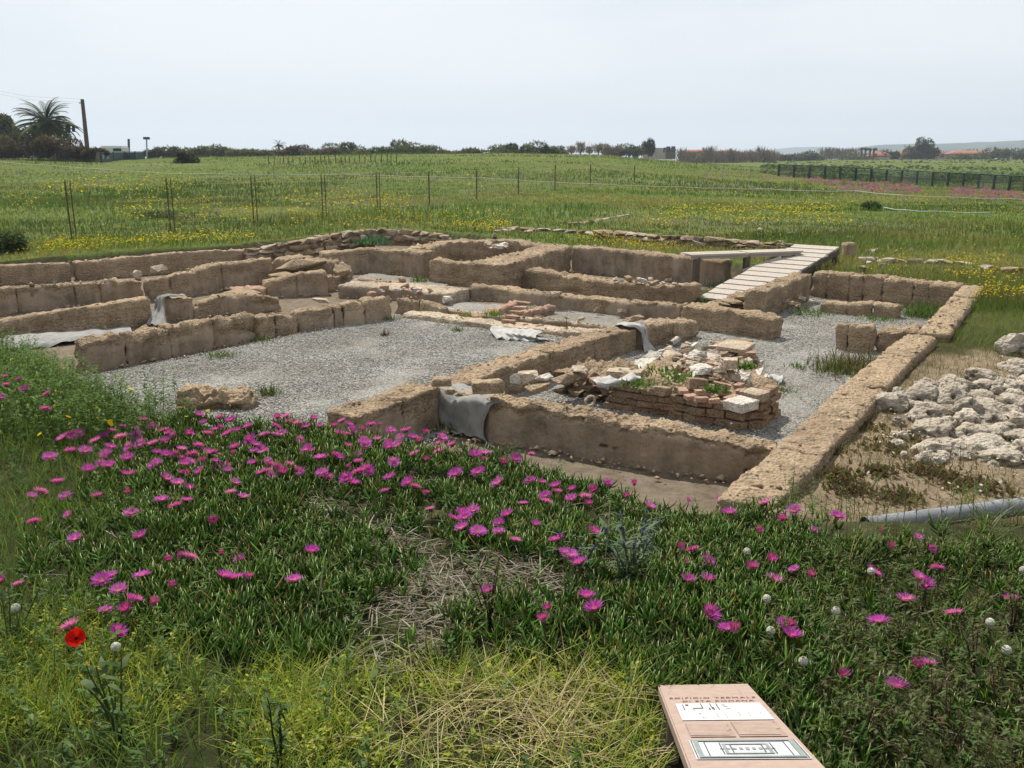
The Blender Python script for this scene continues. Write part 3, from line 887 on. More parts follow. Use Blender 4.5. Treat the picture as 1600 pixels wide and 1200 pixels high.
for (px, py, w, a) in [(1096, 624, 22, .1), (1116, 626, 17, -.1), (1143, 622, 24, .5), (1155, 603, 18, .9), (1157, 612, 15, 1.2), (1079, 620, 18, .3), (1105, 606, 30, .2), (1128, 602, 28, -.4), (1130, 613, 22, .3), (1098, 613, 24, .1)]:
    stone_px(px, py, w, 8, -.325, 'tile', 'orange brick laid in the arc on top of the pier', 'brick', 'brick', 'orange bricks of the arc', True, a, .07, .12)
g = random.Random(12)
for k in range(300):
    px = g.gauss(1112, 42); py = g.gauss(575, 19)
    if not (1030 < px < 1200 and 532 < py < 618): continue
    if px > 1175 and py < 560: continue
    x0, y0 = P(px, py, -.38)
    sz = g.uniform(8, 22)
    m = g.choice(['stone_pale', 'white_stone', 'stone', 'tile', 'stone_pale', 'ochre_brick', 'white_stone'])
    nm = {'stone_pale': 'pale beige', 'white_stone': 'whitish', 'stone': 'sandy brown', 'tile': 'orange', 'ochre_brick': 'ochre'}[m]
    rr = math.hypot((px - 1112) / 75, (py - 575) / 45)
    z = -.33 - .20 * rr + g.uniform(-.03, .02)
    stone_px(px, py, sz, sz * g.uniform(.35, .6), z, m, nm + ' broken piece lying loose in the rubble heap', 'rubble_stone', 'stone', RUB + ', ' + nm, g.random() < .4, None, None, .5)
# small debris beside walls
for (px, py, n, sx, sy, z, place, key) in [(1175, 600, 14, 14, 16, -.6, 'at the gravel edge of the rubble heap', 'a'), (780, 384, 22, 22, 5, -.12, 'piled on the broad niche wall top', 'b'),
                               (640, 452, 14, 35, 4, -.45, 'on the plastered ledge below the niche', 'c'), (870, 500, 8, 50, 5, -.58, 'along the thin pink ledge', 'd'),
                               (1235, 468, 14, 28, 8, -.5, 'tumbled at the masonry stub below the ramp', 'e'), (985, 486, 16, 45, 3, -.55, 'along the foot of the pinkish ledge wall', 'f'),
                               (1400, 690, 10, 40, 22, -.45, 'on the bare sand by the straight wall', 'g'), (1005, 437, 18, 60, 6, -.33, 'loose on the crumbled hall wall', 'h')]:
    for k in range(n):
        qx, qy = g.gauss(px, sx * .6), g.gauss(py, sy * .6)
        zz = z
        m = g.choice({'c': ['tile', 'white_stone', 'tile'], 'f': ['tile', 'brick', 'stone_pale'], 'd': ['stone_pale', 'tile']}.get(key, ['stone_pale', 'stone', 'white_stone', 'stone']))
        if key == 'g':
            w = Gp(qx, qy); zz = w[2] + .01
        if key == 'h':
            qy = 424 + (qx - 840) * .085 + g.uniform(-3, 4)
        w_ = g.uniform(6, 15)
        stone_px(qx, qy, w_, w_ * .5, zz, m, 'small broken stone ' + place, 'rubble_stone', 'stone', 'small stones ' + place, g.random() < .3, None, None, .4)
# terracotta ring stuck in the heap
def torus(name, R, r, mat, nu=24, nv=8):
    u = np.linspace(0, 2 * PI, nu, endpoint=False); v = np.linspace(0, 2 * PI, nv, endpoint=False)
    U, V_ = np.meshgrid(u, v, indexing='ij')
    X = np.stack([(R + r * np.cos(V_)) * np.cos(U), 1.8 * r * np.sin(V_), (R + r * np.cos(V_)) * np.sin(U)], -1).reshape(-1, 3)
    i = np.arange(nu * nv).reshape(nu, nv)
    f = np.stack([i, np.roll(i, -1, 0), np.roll(np.roll(i, -1, 0), -1, 1), np.roll(i, -1, 1)], -1).reshape(-1, 4)
    return mk(name, X, f, mat, smooth=True)
o = torus('pipe_ring', .05, .009, M['stone_pale']); x, y = P(921, 626, -.43); o.location = (x, y - .05, -.42); o.rotation_euler = (.25, 0, .5)
tag(o, 'broken clay pipe ring upright behind the plastered front wall', 'pipe ring', None, 'thing')

# --- single stones on and around the walls
def slab_at(name, label, px, py, w, d, h, z, rz, mat='stone', rough=.8, seed=0, cat='stone', rnd=.03):
    x, y = P(px, py, z)
    t = thing(name, label, cat, (x, y, z), 0)
    c, s = math.cos(rz), math.sin(rz)
    q = [np.array((x + c * a - s * b, y + s * a + c * b)) for a, b in ((-w / 2, -d / 2), (w / 2, -d / 2), (-w / 2, d / 2), (w / 2, d / 2))]
    o = eroded_block('block', q[0], q[1], q[2], q[3], z, z + h, z + h, M[mat], t, 0, rough, rnd, .1, seed, (rnd, rnd))
    o.location = (-x, -y, -z)
    # back to a single mesh thing
    o.parent = None; o.name = name; o.location = (0, 0, 0)
    for k in ('label', 'category'): o[k] = t[k]
    o['kind'] = 'thing'
    bpy.data.objects.remove(t)
    return o
slab_at('capstone', 'large smooth brown block holding down the grey sheet on the front wall', 762, 612, .27, .16, .10, -.22, .12, 'stone', .35, 60, rnd=.035)
slab_at('capstone', 'small ochre block on the court wall corner above the grey sheet', 690, 601, .17, .14, .065, -.245, .05, 'stone', .3, 61, rnd=.02)
slab_at('fallen_boulder', 'big layered sandstone boulder lying alone on the gravel by the flowers', 345, 636, .66, .34, .20, FLOOR - .02, .0, 'stone', 2.2, 62, 'boulder', .1)
for (px, py, w, h, z, m, lab) in [
    (805, 591, 18, 22, -.25, 'white_stone', 'upright white stone on the front wall behind the big block'), (825, 590, 34, 24, -.27, 'stone_pale', 'knobbly pale boulder on the front wall next to upright white stone'),
    (850, 588, 30, 12, -.24, 'white_stone', 'flat whitish slab at the end of the stones on front wall'), (840, 607, 52, 18, -.3, 'stone', 'layered sandstone slab behind the front wall top'),
    (703, 612, 20, 12, -.27, 'stone', 'small brown stone weighing down the notch of the grey sheet'),
    (215, 431, 16, 20, -.28, 'stone_pale', 'pointed stone standing on the terrace wall'), (249, 421, 24, 18, -.25, 'stone_pale', 'round grey stone on the terrace wall beside the pointed stone'),
    (405, 466, 22, 12, -.43, 'stone', 'rounded brown stone on the low plastered inner wall'), (500, 470, 34, 9, -.45, 'stone_pale', 'flat pale slab on the inner wall beside the court wall'),
    (583, 458, 20, 9, -.34, 'tile', 'reddish tile piece on top of the court wall'), (629, 437, 14, 12, -.42, 'stone', 'reddish brown stone standing on the kerb below the niche'),
    (697, 467, 24, 14, -.55, 'white_stone', 'bundle like white stone beside the small gravel room'), (990, 499, 34, 16, -.22, 'stone', 'ochre block on the court wall holding the white drape'),
    (868, 458, 26, 10, -.40, 'stone_pale', 'pale flat stone on the pinkish ledge wall')]:
    stone_px(px, py, w, h, z, m, lab, tilt=.08)
# brick ramps in the middle room
for (p0, p1, lab, sd) in [((748, 496, 511), (815, 468, 484), 'sloping tile covered rib between the two small gravel rooms', 70), ((797, 499, 515), (870, 474, 490), 'second stepped brick rib beside the small gravel rooms', 71)]:
    A_, B_ = FB(p0[0], p0[1] - 4, p0[2] - 8), FB(p1[0], p1[1], p1[2])
    wall('brick_rib', lab, [A_, B_], .2, [2], seed=sd, mat='tile', rough=1.2, cat='rib')
for k in range(5):
    stone_px(795 + k * 6, 502 - k * 7, 22, 5, -.55 + k * .012, 'tile', 'red brick tread of the stepped rib', 'brick', 'brick', 'brick treads of the stepped rib', True, -.5, .1, .05)
for (px, py, w, h, z, lab) in [(470, 417, 80, 30, -.38, 'broad eroded sandstone mound behind the two layered block'), (535, 424, 34, 22, -.42, 'rounded boulder at the end of the eroded mound'), (440, 432, 44, 16, -.42, 'rough slab between terrace wall and layered block'), (380, 458, 60, 18, -.5, 'reddish rubble lump behind the low inner wall')]:
    stone_px(px, py, w, h, z, 'stone', lab, 'boulder', 'boulder', None, False, .4, w * .011, .1)

# --- dry stone walls
def dry_wall(name, label, line, courses_, size, mats, base=None, seed=0, depth=.22):
    """line: (x, y, zbase, height)"""
    t = thing(name, label, 'wall', (line[0][0], line[0][1], line[0][2]))
    tl = np.array(t.location)
    g = random.Random(seed)
    for q in range(len(line) - 1):
        A_, B_ = np.array(line[q]), np.array(line[q + 1])
        d = B_[:2] - A_[:2]; L = np.linalg.norm(d); d /= L
        nb_ = np.array((-d[1], d[0]))
        if nb_ @ A_[:2] < 0: nb_ = -nb_
        hm = (A_[3] + B_[3]) / 2
        if courses_ > 1:
            eroded_block('core', A_[:2] + nb_ * depth * .5, B_[:2] + nb_ * depth * .5, A_[:2] + nb_ * depth * 1.6, B_[:2] + nb_ * depth * 1.6, min(A_[2], B_[2]) - .1, A_[2] + A_[3] * .86, B_[2] + B_[3] * .86, M['stone'], t, 0, 1.6).location = -tl
        for c in range(courses_):
            s = g.uniform(-.1, .05)
            while s < L:
                w = size * g.uniform(.7, 1.6)
                f = min(max((s + w / 2) / L, 0), 1)
                p = A_ * (1 - f) + B_ * f
                ch = p[3] / courses_
                o = put(STONES[g.randrange(16)], 'stone', (p[0] + nb_[0] * depth / 2 - tl[0] + g.uniform(-.03, .03), p[1] + nb_[1] * depth / 2 - tl[1] + g.uniform(-.03, .03), p[2] + ch * (c + .45) - tl[2]),
                        (w * 1.05, depth * g.uniform(.9, 1.4), ch * g.uniform(1.0, 1.35)), (g.uniform(-.12, .12), g.uniform(-.12, .12), math.atan2(d[1], d[0]) + g.uniform(-.2, .2)), g.choice(mats), t)
                s += w
    return t
def gl(px, py, h, dz=0):
    p = Gp(px, py)
    return (p[0], p[1], p[2] - .03 + dz, h)
def fl(px, yt, yb, zf):
    q = FB(px, yt, yb, zf)
    return (q[0], q[1], zf, q[2] - zf)
dry_wall('rubble_wall', 'dark rubble wall curving up behind the niche under the meadow', [fl(392, 388, 405, -.5), fl(470, 375, 400, -.5), fl(545, 361, 388, -.5), fl(592, 357, 380, -.45)], 3, .3, ['stone', 'stone', 'stone_pale'], seed=4)
dry_wall('rubble_wall', 'end of the rubble wall falling toward the meadow behind the niche', [fl(592, 357, 378, -.4), fl(640, 360, 376, -.35), fl(690, 367, 378, -.32)], 2, .3, ['stone', 'stone_pale'], seed=5)
dry_wall('dry_stone_wall', 'dry stone bank wall beside the boardwalk and yellow flowers', [gl(925, 372, .24), gl(1000, 381, .28), gl(1080, 388, .30), gl(1165, 392, .26), gl(1240, 392, .18)], 3, .32, ['stone', 'stone_pale', 'stone', 'lime'], seed=6)
dry_wall('dry_stone_wall', 'thin line of field stones across the grass above the bank', [gl(780, 358, .1), gl(860, 362, .12), gl(925, 368, .14)], 1, .34, ['stone', 'lime'], seed=7)
dry_wall('stone_row', 'short row of field stones crossing the meadow uphill', [gl(898, 352, .1), gl(940, 345, .08), gl(985, 338, .08)], 1, .4, ['lime', 'stone'], seed=8)
dry_wall('stone_row', 'row of pale field stones below the meadow bank', [gl(1348, 408, .1), gl(1410, 412, .12), (gl(1470, 413, .12)), gl(1505, 414, .1)], 1, .3, ['lime', 'stone_pale'], seed=9)
dry_wall('stone_row', 'row of rough stones ending among yellow daisies', [gl(1528, 424, .14), gl(1600, 428, .14), gl(1660, 430, .12)], 1, .3, ['lime', 'stone'], seed=10)
dry_wall('masonry_stub', 'stub of coursed masonry sloping down beside the ramp foot', [fl(1196, 456, 482, FLOOR), fl(1150, 470, 490, FLOOR), fl(1108, 482, 496, FLOOR)], 4, .2, ['stone', 'stone_pale', 'stone'], seed=11, depth=.3)
p = Gp(1325, 406)
slab_at('stone_post', 'upright square stone post beside the ramp top', 1325, 405, .22, .22, .34, p[2] - .05, .3, 'stone', .6, 81, 'post')
g = random.Random(77)
for (px, py, n, sx, sy) in [(1362, 408, 5, 18, 4), (1295, 398, 4, 8, 5), (800, 360, 6, 14, 3), (1150, 385, 5, 20, 4), (1390, 392, 5, 30, 3), (1260, 363, 6, 40, 8)]:
    for k in range(n):
        qx, qy = g.gauss(px, sx), g.gauss(py, sy)
        w = Gp(qx, qy)
        stone_px(qx, qy, g.uniform(8, 18), g.uniform(6, 9), w[2] + .03, g.choice(['lime', 'white_stone', 'stone_pale']), 'whitish field stone lying loose in the grass near the ramp and bank', 'field_stone', 'stone', 'field stones in the grass', False)

# --- limestone outcrop on the right
def rock(seed, sub=4):
    bm = bmesh.new()
    bmesh.ops.create_icosphere(bm, subdivisions=sub, radius=.5)
    V = np.array([v.co[:] for v in bm.verts])
    F = np.array([[v.index for v in f.verts] for f in bm.faces])
    bm.free()
    n = V / np.linalg.norm(V, axis=1)[:, None]
    V = np.sign(V) * np.abs(V * 2) ** .9 * .5
    off = seed * 13.7
    d = .11 * fbm(n * 1.4 + off, 3, seed) - .05 * np.abs(fbm(n * 3.0 + off, 3, seed + 3)) + .022 * fbm(n * 9 + off, 2, seed + 5)
    pit = np.clip(fbm(n * 2.6 + off, 2, seed + 9) - .35, 0, 1)
    V = V + n * (d - .45 * pit)[:, None]
    me_o = mk('rock', V, F, M['lime'], smooth=True)
    me = me_o.data
    bpy.data.objects.remove(me_o)
    return me
ROCKS = [rock(s) for s in range(7)]
rk0 = [(1388, 628, 54, 44), (1440, 618, 52, 38), (1446, 646, 64, 38), (1482, 622, 58, 46), (1488, 602, 52, 26), (1456, 672, 62, 36), (1476, 664, 38, 30), (1512, 638, 52, 44),
      (1512, 656, 46, 34), (1514, 678, 60, 34), (1546, 642, 74, 34), (1536, 618, 44, 18), (1586, 632, 56, 32), (1590, 658, 46, 30), (1550, 676, 56, 28), (1594, 684, 46, 26), (1464, 700, 58, 30),
      (1498, 698, 40, 26), (1542, 700, 92, 30), (1560, 716, 62, 26), (1600, 702, 50, 38), (1534, 586, 54, 26), (1540, 602, 36, 18), (1586, 542, 64, 52), (1592, 574, 58, 28), (1606, 600, 50, 28), (1640, 640, 70, 50), (1640, 690, 70, 40), (1650, 560, 60, 50)]
g = random.Random(5)
rk = rk0 + [(g.uniform(1400, 1620), g.uniform(585, 725), g.uniform(14, 34), g.uniform(10, 22)) for _ in range(110)]
rk = [r for i, r in enumerate(rk) if i < len(rk0) or (r[0] - 1385) * .55 > (690 - r[1]) * .9 - 60]
for i, (px, py, w, h) in enumerate(rk):
    p = Gp(px, py + h * .22)
    s = math.hypot(p[1], CAMH - p[2]) / FPX
    o = put(ROCKS[i % 7], 'limestone_rock', (p[0], p[1], p[2] + h * s * .12), (w * s * 1.05, w * s * g.uniform(.75, 1.05), h * s * 1.1), (g.uniform(-.2, .2), g.uniform(-.2, .2), g.uniform(0, 6)))
    tag(o, 'big rounded limestone boulder at the grassy end of the outcrop' if i == 23 else ('lone limestone rock touching the straight wall' if i == 0 else ('pitted whitish limestone rock of the outcrop beside the straight wall' if i < len(rk0) else 'small rough limestone lump between the big outcrop rocks')), 'rock', None if i in (0, 23) else ('limestone outcrop rocks' if i < len(rk0) else 'small limestone lumps'), 'thing')

# --- cloth
def cloth_mat(name, c):
    m, nt, out = new_mat(name)
    pos = geo_pos(nt)
    n = noise(nt, 9, 6, .65, pos)
    r = ramp(nt, n.outputs['Fac'], [(.3, tuple(v * .62 for v in c)), (.6, c)])
    b = principled(nt, out, r.outputs['Color'], .95, bump(nt, noise(nt, 60, 3, .6, pos).outputs['Fac'], .3, .01), .1)
    return m
M['cloth'] = cloth_mat('grey_geotextile', (.27, .265, .25))
M['cloth_white'] = cloth_mat('white_geotextile', (.42, .41, .385))
def drape(name, label, rows, mat, folds=.02, nfold=5, up=8, seed=0, rag=.0):
    R_ = np.array(rows, float)                  # rows x cols x 3
    def up_ax(A_, ax, k):
        n = A_.shape[ax]
        t = np.linspace(0, n - 1, (n - 1) * k + 1)
        i = np.clip(t.astype(int), 0, n - 2); f = t - i
        sh = [1, 1, 1]; sh[ax] = -1
        p0 = np.take(A_, np.clip(i - 1, 0, n - 1), ax); p1 = np.take(A_, i, ax); p2 = np.take(A_, i + 1, ax); p3 = np.take(A_, np.clip(i + 2, 0, n - 1), ax)
        f = f.reshape(sh)
        return .5 * ((2 * p1) + (-p0 + p2) * f + (2 * p0 - 5 * p1 + 4 * p2 - p3) * f ** 2 + (-p0 + 3 * p1 - 3 * p2 + p3) * f ** 3)
    Q = up_ax(up_ax(R_, 0, up), 1, up)
    du = np.gradient(Q, axis=0); dv = np.gradient(Q, axis=1)
    nn = np.cross(du, dv); nn /= np.maximum(np.linalg.norm(nn, axis=2, keepdims=True), 1e-9)
    r, c = Q.shape[:2]
    U, V_ = np.meshgrid(np.linspace(0, 1, r), np.linspace(0, 1, c), indexing='ij')
    w = np.sin(V_ * nfold * 2 * PI + 2.2 * fbm2(U, V_, 2.2, 2, seed)) * (0.35 + .65 * U)
    Q = Q + nn * (folds * w + folds * .8 * fbm2(U, V_, 6, 3, seed + 2))[..., None]
    if rag:
        Q[-1] += fbm2(U[-1], V_[-1], 9, 2, seed)[:, None] * np.array((rag, rag, rag))
    i = np.arange(r * c).reshape(r, c)
    f = np.stack([i[:-1, :-1], i[1:, :-1], i[1:, 1:], i[:-1, 1:]], -1).reshape(-1, 4)
    o = mk(name, Q.reshape(-1, 3), f, M[mat], smooth=True)
    return tag(o, label, 'cloth', None, 'thing')
def pz(px, py, z): return (*P(px, py, z), z)
# over the plinth
fbp = FB(262, 464, 500); zt = fbp[2] + .012
fr = lambda px, yb, off=.05: np.array(P(px, yb, FLOOR)) - np.array((0, off))
drape('cloth', 'grey cloth hanging over the stone plinth', [
    [(*(fr(258, 500) + (0, .27)), zt), (*(fr(272, 500) + (0, .27)), zt), (*(fr(290, 500) + (0, .27)), zt)],
    [(*(fr(256, 500) + (0, .12)), zt), (*(fr(268, 500) + (0, .12)), zt), (*(fr(280, 500) + (0, .14)), zt)],
    [(*fr(250, 501), zt - .02), (*fr(256, 501), zt - .01), (*fr(263, 500), zt - .02)],
    [(*fr(246, 502, .1), zt - .16), (*fr(254, 502, .1), zt - .16), (*fr(263, 502, .1), zt - .16)],
    [(*fr(237, 506, .2), FLOOR + .02), (*fr(252, 507, .2), FLOOR + .04), (*fr(268, 505, .15), FLOOR + .02)]], 'cloth', .016, 3, 8, 3)
# front wall sheet
a0, b0 = np.array(FB(690, 612, 664)), np.array(FB(764, 624, 688))
zt = a0[2] + .015
nb2 = np.array((-.55, -.835)) * .03
L_ = lambda f, off, z: (*(a0[:2] * (1 - f) + b0[:2] * f + nb2 * off), z)
drape('cloth', 'grey sheet wrapped over the left end of the front wall', [
    [L_(.02, -9, zt + .01), L_(.3, -9, zt + .01), L_(.6, -8, zt + .01), L_(1.05, -8, zt + .01), L_(1.25, -7, zt + .01)],
    [L_(.02, -3, zt + .02), L_(.3, -3, zt - .01), L_(.6, -3, zt + .02), L_(1.0, -3, zt + .02), L_(1.2, -2.5, zt + .02)],
    [L_(.02, 1.3, zt - .01), L_(.3, 1.3, zt - .07), L_(.6, 1.3, zt), L_(.95, 1.3, zt), L_(1.1, 1.3, zt - .01)],
    [L_(.04, 1.4, zt - .15), L_(.3, 1.4, zt - .18), L_(.6, 1.4, zt - .15), L_(.86, 1.4, zt - .15), L_(.97, 1.4, zt - .15)],
    [L_(.06, 1.5, zt - .28), L_(.3, 1.6, zt - .30), L_(.6, 1.7, zt - .30), L_(.85, 1.7, zt - .30), L_(.98, 1.7, zt - .30)],
    [L_(.1, 2.0, FLOOR + .03), L_(.35, 2.2, FLOOR + .03), L_(.65, 2.4, FLOOR + .02), L_(1.0, 2.6, FLOOR + .02), L_(1.25, 3.0, FLOOR + .015)]], 'cloth', .012, 2, 8, 5, .02)
# over the court wall
c0 = np.array(FB(996, 511, 548)); zt = c0[2] + .005
dn = np.array((.835, -.55))
K = lambda s, off, z: (*(c0[:2] + np.array((.55, .835)) * s + dn * off), z)
drape('cloth', 'white drape hanging over the court wall above the rubble', [
    [K(-.1, -.3, zt), K(.05, -.3, zt), K(.2, -.3, zt)], [K(-.12, -.1, zt + .01), K(.05, -.1, zt + .01), K(.2, -.1, zt)], [K(-.02, .03, zt - .02), K(.08, .03, zt - .02), K(.18, .03, zt - .02)],
    [K(-.0, .06, zt - .2), K(.1, .06, zt - .2), K(.2, .06, zt - .2)], [K(-.12, .18, zt - .37), K(.08, .2, zt - .37), K(.3, .16, zt - .37)]], 'cloth_white', .02, 3, 8, 8)
# ground sheets
drape('cloth', 'whitish ground sheet lying at the foot of the bench wall', [[pz(10 + 32 * k, 524 - 2.4 * k, FLOOR + .02) for k in range(7)], [pz(2 + 34 * k, 534 - 2.6 * k, FLOOR + .05) for k in range(7)], [pz(-6 + 34 * k, 548 - 4 * k, FLOOR + .02) for k in range(7)]], 'cloth', .012, 6, 6, 11, .05)
drape('cloth', 'crumpled black and white cloth spilling over the low step', [[pz(768 + 20 * k, 509 + k * 2, FLOOR + .075) for k in range(5)], [pz(766 + 18 * k, 515 + 3 * k, FLOOR + .075) for k in range(5)], [pz(772 + 24 * k, 524 + k * 2, FLOOR + .04) for k in range(5)], [pz(778 + 26 * k, 530 + k * 1.5, FLOOR + .02) for k in range(5)]], 'cloth_white', .017, 7, 8, 13, .04)
drape('cloth', 'white sheet bunched on the footing stones of the heap', [[pz(925 + 24 * k, 592 - 2 * k, -.36) for k in range(4)], [pz(930 + 24 * k, 600 - 3 * k, -.35) for k in range(4)], [pz(935 + 22 * k, 608 - 4 * k, -.40) for k in range(4)]], 'cloth_white', .03, 3, 7, 15, .03)
drape('cloth', 'small torn white sheet on the gravel beside the heap', [[pz(1192 + 10 * k, 582 + 2 * k, FLOOR + .03) for k in range(4)], [pz(1190 + 11 * k, 590, FLOOR + .07) for k in range(4)], [pz(1194 + 9 * k, 597 + k, FLOOR + .02) for k in range(4)]], 'cloth_white', .03, 2, 6, 17, .05)

# --- wooden ramp and boardwalk
def board_mesh(seed):
    g = random.Random(seed + 300)
    bm = bmesh.new()
    bmesh.ops.create_cube(bm, size=1)
    for v in bm.verts: v.co += Vector((g.uniform(-.012, .012), g.uniform(-.02, .02), g.uniform(-.06, .06)))
    bmesh.ops.bevel(bm, geom=list(bm.edges), offset=.02, segments=1, affect='EDGES')
    me = bpy.data.meshes.new('board'); bm.to_mesh(me); bm.free()
    me.materials.append(M['wood'])
    return me
BOARDS = [board_mesh(k) for k in range(4)]
top = Vector((*P(1277, 386, 0.0), 0.0)); bot = Vector((*P(1128, 474, -.6), -.58))
d = top - bot; L = d.length
t = thing('wooden_ramp', 'grey plank ramp with gaps climbing out of the ruin', 'ramp', bot)
rz_ = math.atan2(d.y, d.x); rp = -math.asin(d.z / L)
n = 13
for k in range(n):
    s = (k + .5) / n * L
    p = d.normalized() * s
    b = put(BOARDS[k % 4], 'plank', (p.x, p.y, p.z + .02), (L / n * .82, .88, .035), (0, rp, rz_ + random.uniform(-.015, .015)), None, t)
across = Vector((d.y, -d.x, 0)).normalized()
for sgn in (-1, 1):
    p = d * .5 + across * .40 * sgn
    put(BOARDS[1], 'beam', (p.x, p.y, p.z - .06), (L, .07, .11), (0, rp, rz_), 'wood_dark' if sgn > 0 else 'wood', t)
    for f in (.97, .72):
        p = d * f + across * .40 * sgn
        zg = float(G(bot.x + p.x, bot.y + p.y)) - bot.z
        hh = p.z - .08 - zg + .1
        put(BOARDS[2], 'post', (p.x, p.y, zg - .1 + hh / 2), (.08, .08, hh), (0, 0, rz_), 'wood_dark', t)
e1, e2 = np.array((*P(1080, 402, -.06), -.06)), np.array((*P(1256, 393, -.02), -.04))
t = thing('boardwalk', 'narrow grey boardwalk leading to the ramp top', 'boardwalk', e1)
dv = e2 - e1; Lb = np.linalg.norm(dv); dv = dv / Lb
bw = np.array((-dv[1], dv[0], 0))
rzb = math.atan2(dv[1], dv[0])
for half, (f0, f1) in enumerate([(0, .49), (.5, 1.0)]):
    for r_ in range(2):
        c = dv * Lb * (f0 + f1) / 2 + bw * (.10 + r_ * .23)
        put(BOARDS[(half + r_) % 4], 'plank', (c[0], c[1], .03 + .006 * half), (Lb * (f1 - f0), .21, .035), (0, 0, rzb + (.02 if half else -.01)), None, t)
put(BOARDS[0], 'beam', tuple(dv * Lb * .5 + bw * .06 + np.array((0, 0, -.02))), (Lb * .97, .05, .06), (0, 0, rzb), 'wood', t)
for f in (.06, .5, .9):
    c = dv * Lb * f + bw * .05
    zg = float(G(e1[0] + c[0], e1[1] + c[1])) - e1[2]
    put(BOARDS[2], 'post', (c[0], c[1], (zg - .1) / 2 - .03), (.1, .1, abs(zg) + .12), (0, 0, rzb), 'wood_dark', t)
c = dv * Lb * .62 + bw * .0
put(BOARDS[3], 'brace', (c[0], c[1] - .05, -.17), (.8, .05, .07), (0, -.28, rzb), 'wood', t)

# --- grey drain pipe
def tube(name, pts, r, mat, parent=None, n=14, cap=False, col=None):
    pts = [np.array(p, float) for p in pts]
    V = []; F = []
    rr = r if hasattr(r, '__len__') else [r] * len(pts)
    prev = None
    for i, p in enumerate(pts):
        d = pts[min(i + 1, len(pts) - 1)] - pts[max(i - 1, 0)]
        d /= np.linalg.norm(d)
        ref = np.array((0, 0, 1.)) if abs(d[2]) < .9 else np.array((1., 0, 0))
        u = np.cross(ref, d); u /= np.linalg.norm(u); v = np.cross(d, u)
        for k in range(n):
            a = 2 * PI * k / n
            V.append(p + rr[i] * (math.cos(a) * u + math.sin(a) * v))
    for i in range(len(pts) - 1):
        for k in range(n):
            F.append((i * n + k, i * n + (k + 1) % n, (i + 1) * n + (k + 1) % n, (i + 1) * n + k))
    fl_ = [np.array(F)]
    if cap:
        m = len(V); V.append(pts[0]); V.append(pts[-1])
        fl_.append(np.array([(m, (k + 1) % n, k) for k in range(n)] + [(m + 1, (len(pts) - 1) * n + k, (len(pts) - 1) * n + (k + 1) % n) for k in range(n)]))
    return mk(name, np.array(V), fl_, mat, parent, smooth=True, col=None if col is None else np.tile(col, (len(V), 1)))
pa = np.array((*P(1352, 822, -.22), -.22)); pb = np.array((*P(1600, 791, -.22), -.22)); pd = (pb - pa) / np.linalg.norm(pb - pa)
gz = float(G(*P(1500, 810, -.4)))
t = thing('drain_pipe', 'grey plastic drain pipe lying across the bare sand', 'pipe', (pa[0], pa[1], pa[2]))
pe = pd * 2.4
ring_in = [(0, 0, 0), tuple(pd * .7), tuple(pd * 1.2), tuple(pe)]
tube('tube', ring_in, .049, M['pipe'], t, 18)
tube('collar', [tuple(pd * .82), tuple(pd * .9)], .054, M['pipe'], t, 18, True)
tube('bore', [tuple(pd * .002), tuple(pd * .3)], .044, M['rust'], t, 18)

# --- information panel
best = None
for dl in np.linspace(-.3, .3, 121):
    TL, TR = PY(1027, 1070, 2.42 + dl), PY(1170, 1068, 2.42 - dl)
    BL, BR = PY(1066, 1192, 1.607 + dl), PY(1274, 1192, 1.607 - dl)
    err = abs(((TR - TL) / np.linalg.norm(TR - TL)) @ ((TL + TR - BL - BR) / np.linalg.norm(TL + TR - BL - BR)))
    if best is None or err < best[0]: best = (err, TL, TR, BL, BR)
_, TL, TR, BL, BR = best
o0 = (TL + TR) / 2
ex = (TR - TL); wpan = (np.linalg.norm(ex) + np.linalg.norm(BR - BL)) / 2; ex /= np.linalg.norm(ex)
ey = ((TL + TR) - (BL + BR)) / 2; vis = np.linalg.norm(ey); ey /= vis
ez = np.cross(ex, ey); ez /= np.linalg.norm(ez); ey = np.cross(ez, ex)
hpan = vis + .10
t = thing('information_panel', 'pink information panel with plan and mosaic drawing in the grass', 'panel', o0)
t.rotation_euler = Matrix((ex, ey, ez)).transposed().to_euler()
def flat(name, col, rough=.6):
    m, nt, out = new_mat(name)
    pos = nt.nodes.new('ShaderNodeTexCoord').outputs['Object']
    n1 = noise(nt, 30, 5, .7, pos)
    r = ramp(nt, n1.outputs['Fac'], [(.3, tuple(c * .8 for c in col)), (.6, col)])
    principled(nt, out, r.outputs['Color'], rough, None, .3)
    return m
M['panel_pink'] = flat('faded_pink_print', (.36, .265, .215)); M['panel_white'] = flat('white_print', (.52, .53, .53)); M['panel_ink'] = flat('dark_print', (.07, .08, .085)); M['panel_grey'] = flat('grey_green_print', (.22, .25, .24)); M['panel_red'] = flat('red_print', (.14, .06, .05)); M['panel_text'] = flat('text_print', (.30, .215, .175))
def prect(name, x0, x1, y0, y1, lay, mat, parent):
    z = .0012 * lay + .001
    return mk(name, [(x0, y0, z), (x1, y0, z), (x1, y1, z), (x0, y1, z)], np.array([[0, 1, 2, 3]]), M[mat], parent)
W2_ = wpan / 2
bm = bmesh.new(); bmesh.ops.create_cube(bm, size=1)
for v in bm.verts: v.co = Vector((v.co.x * wpan, v.co.y * hpan - hpan / 2, v.co.z * .035 - .0175))
bmesh.ops.bevel(bm, geom=list(bm.edges), offset=.004, segments=2, affect='EDGES')
me = bpy.data.meshes.new('board'); bm.to_mesh(me); bm.free(); me.materials.append(M['panel_pink'])
board = link('board', me, t)
fy = lambda f: -f * vis                        # fraction of the seen length, from the top edge
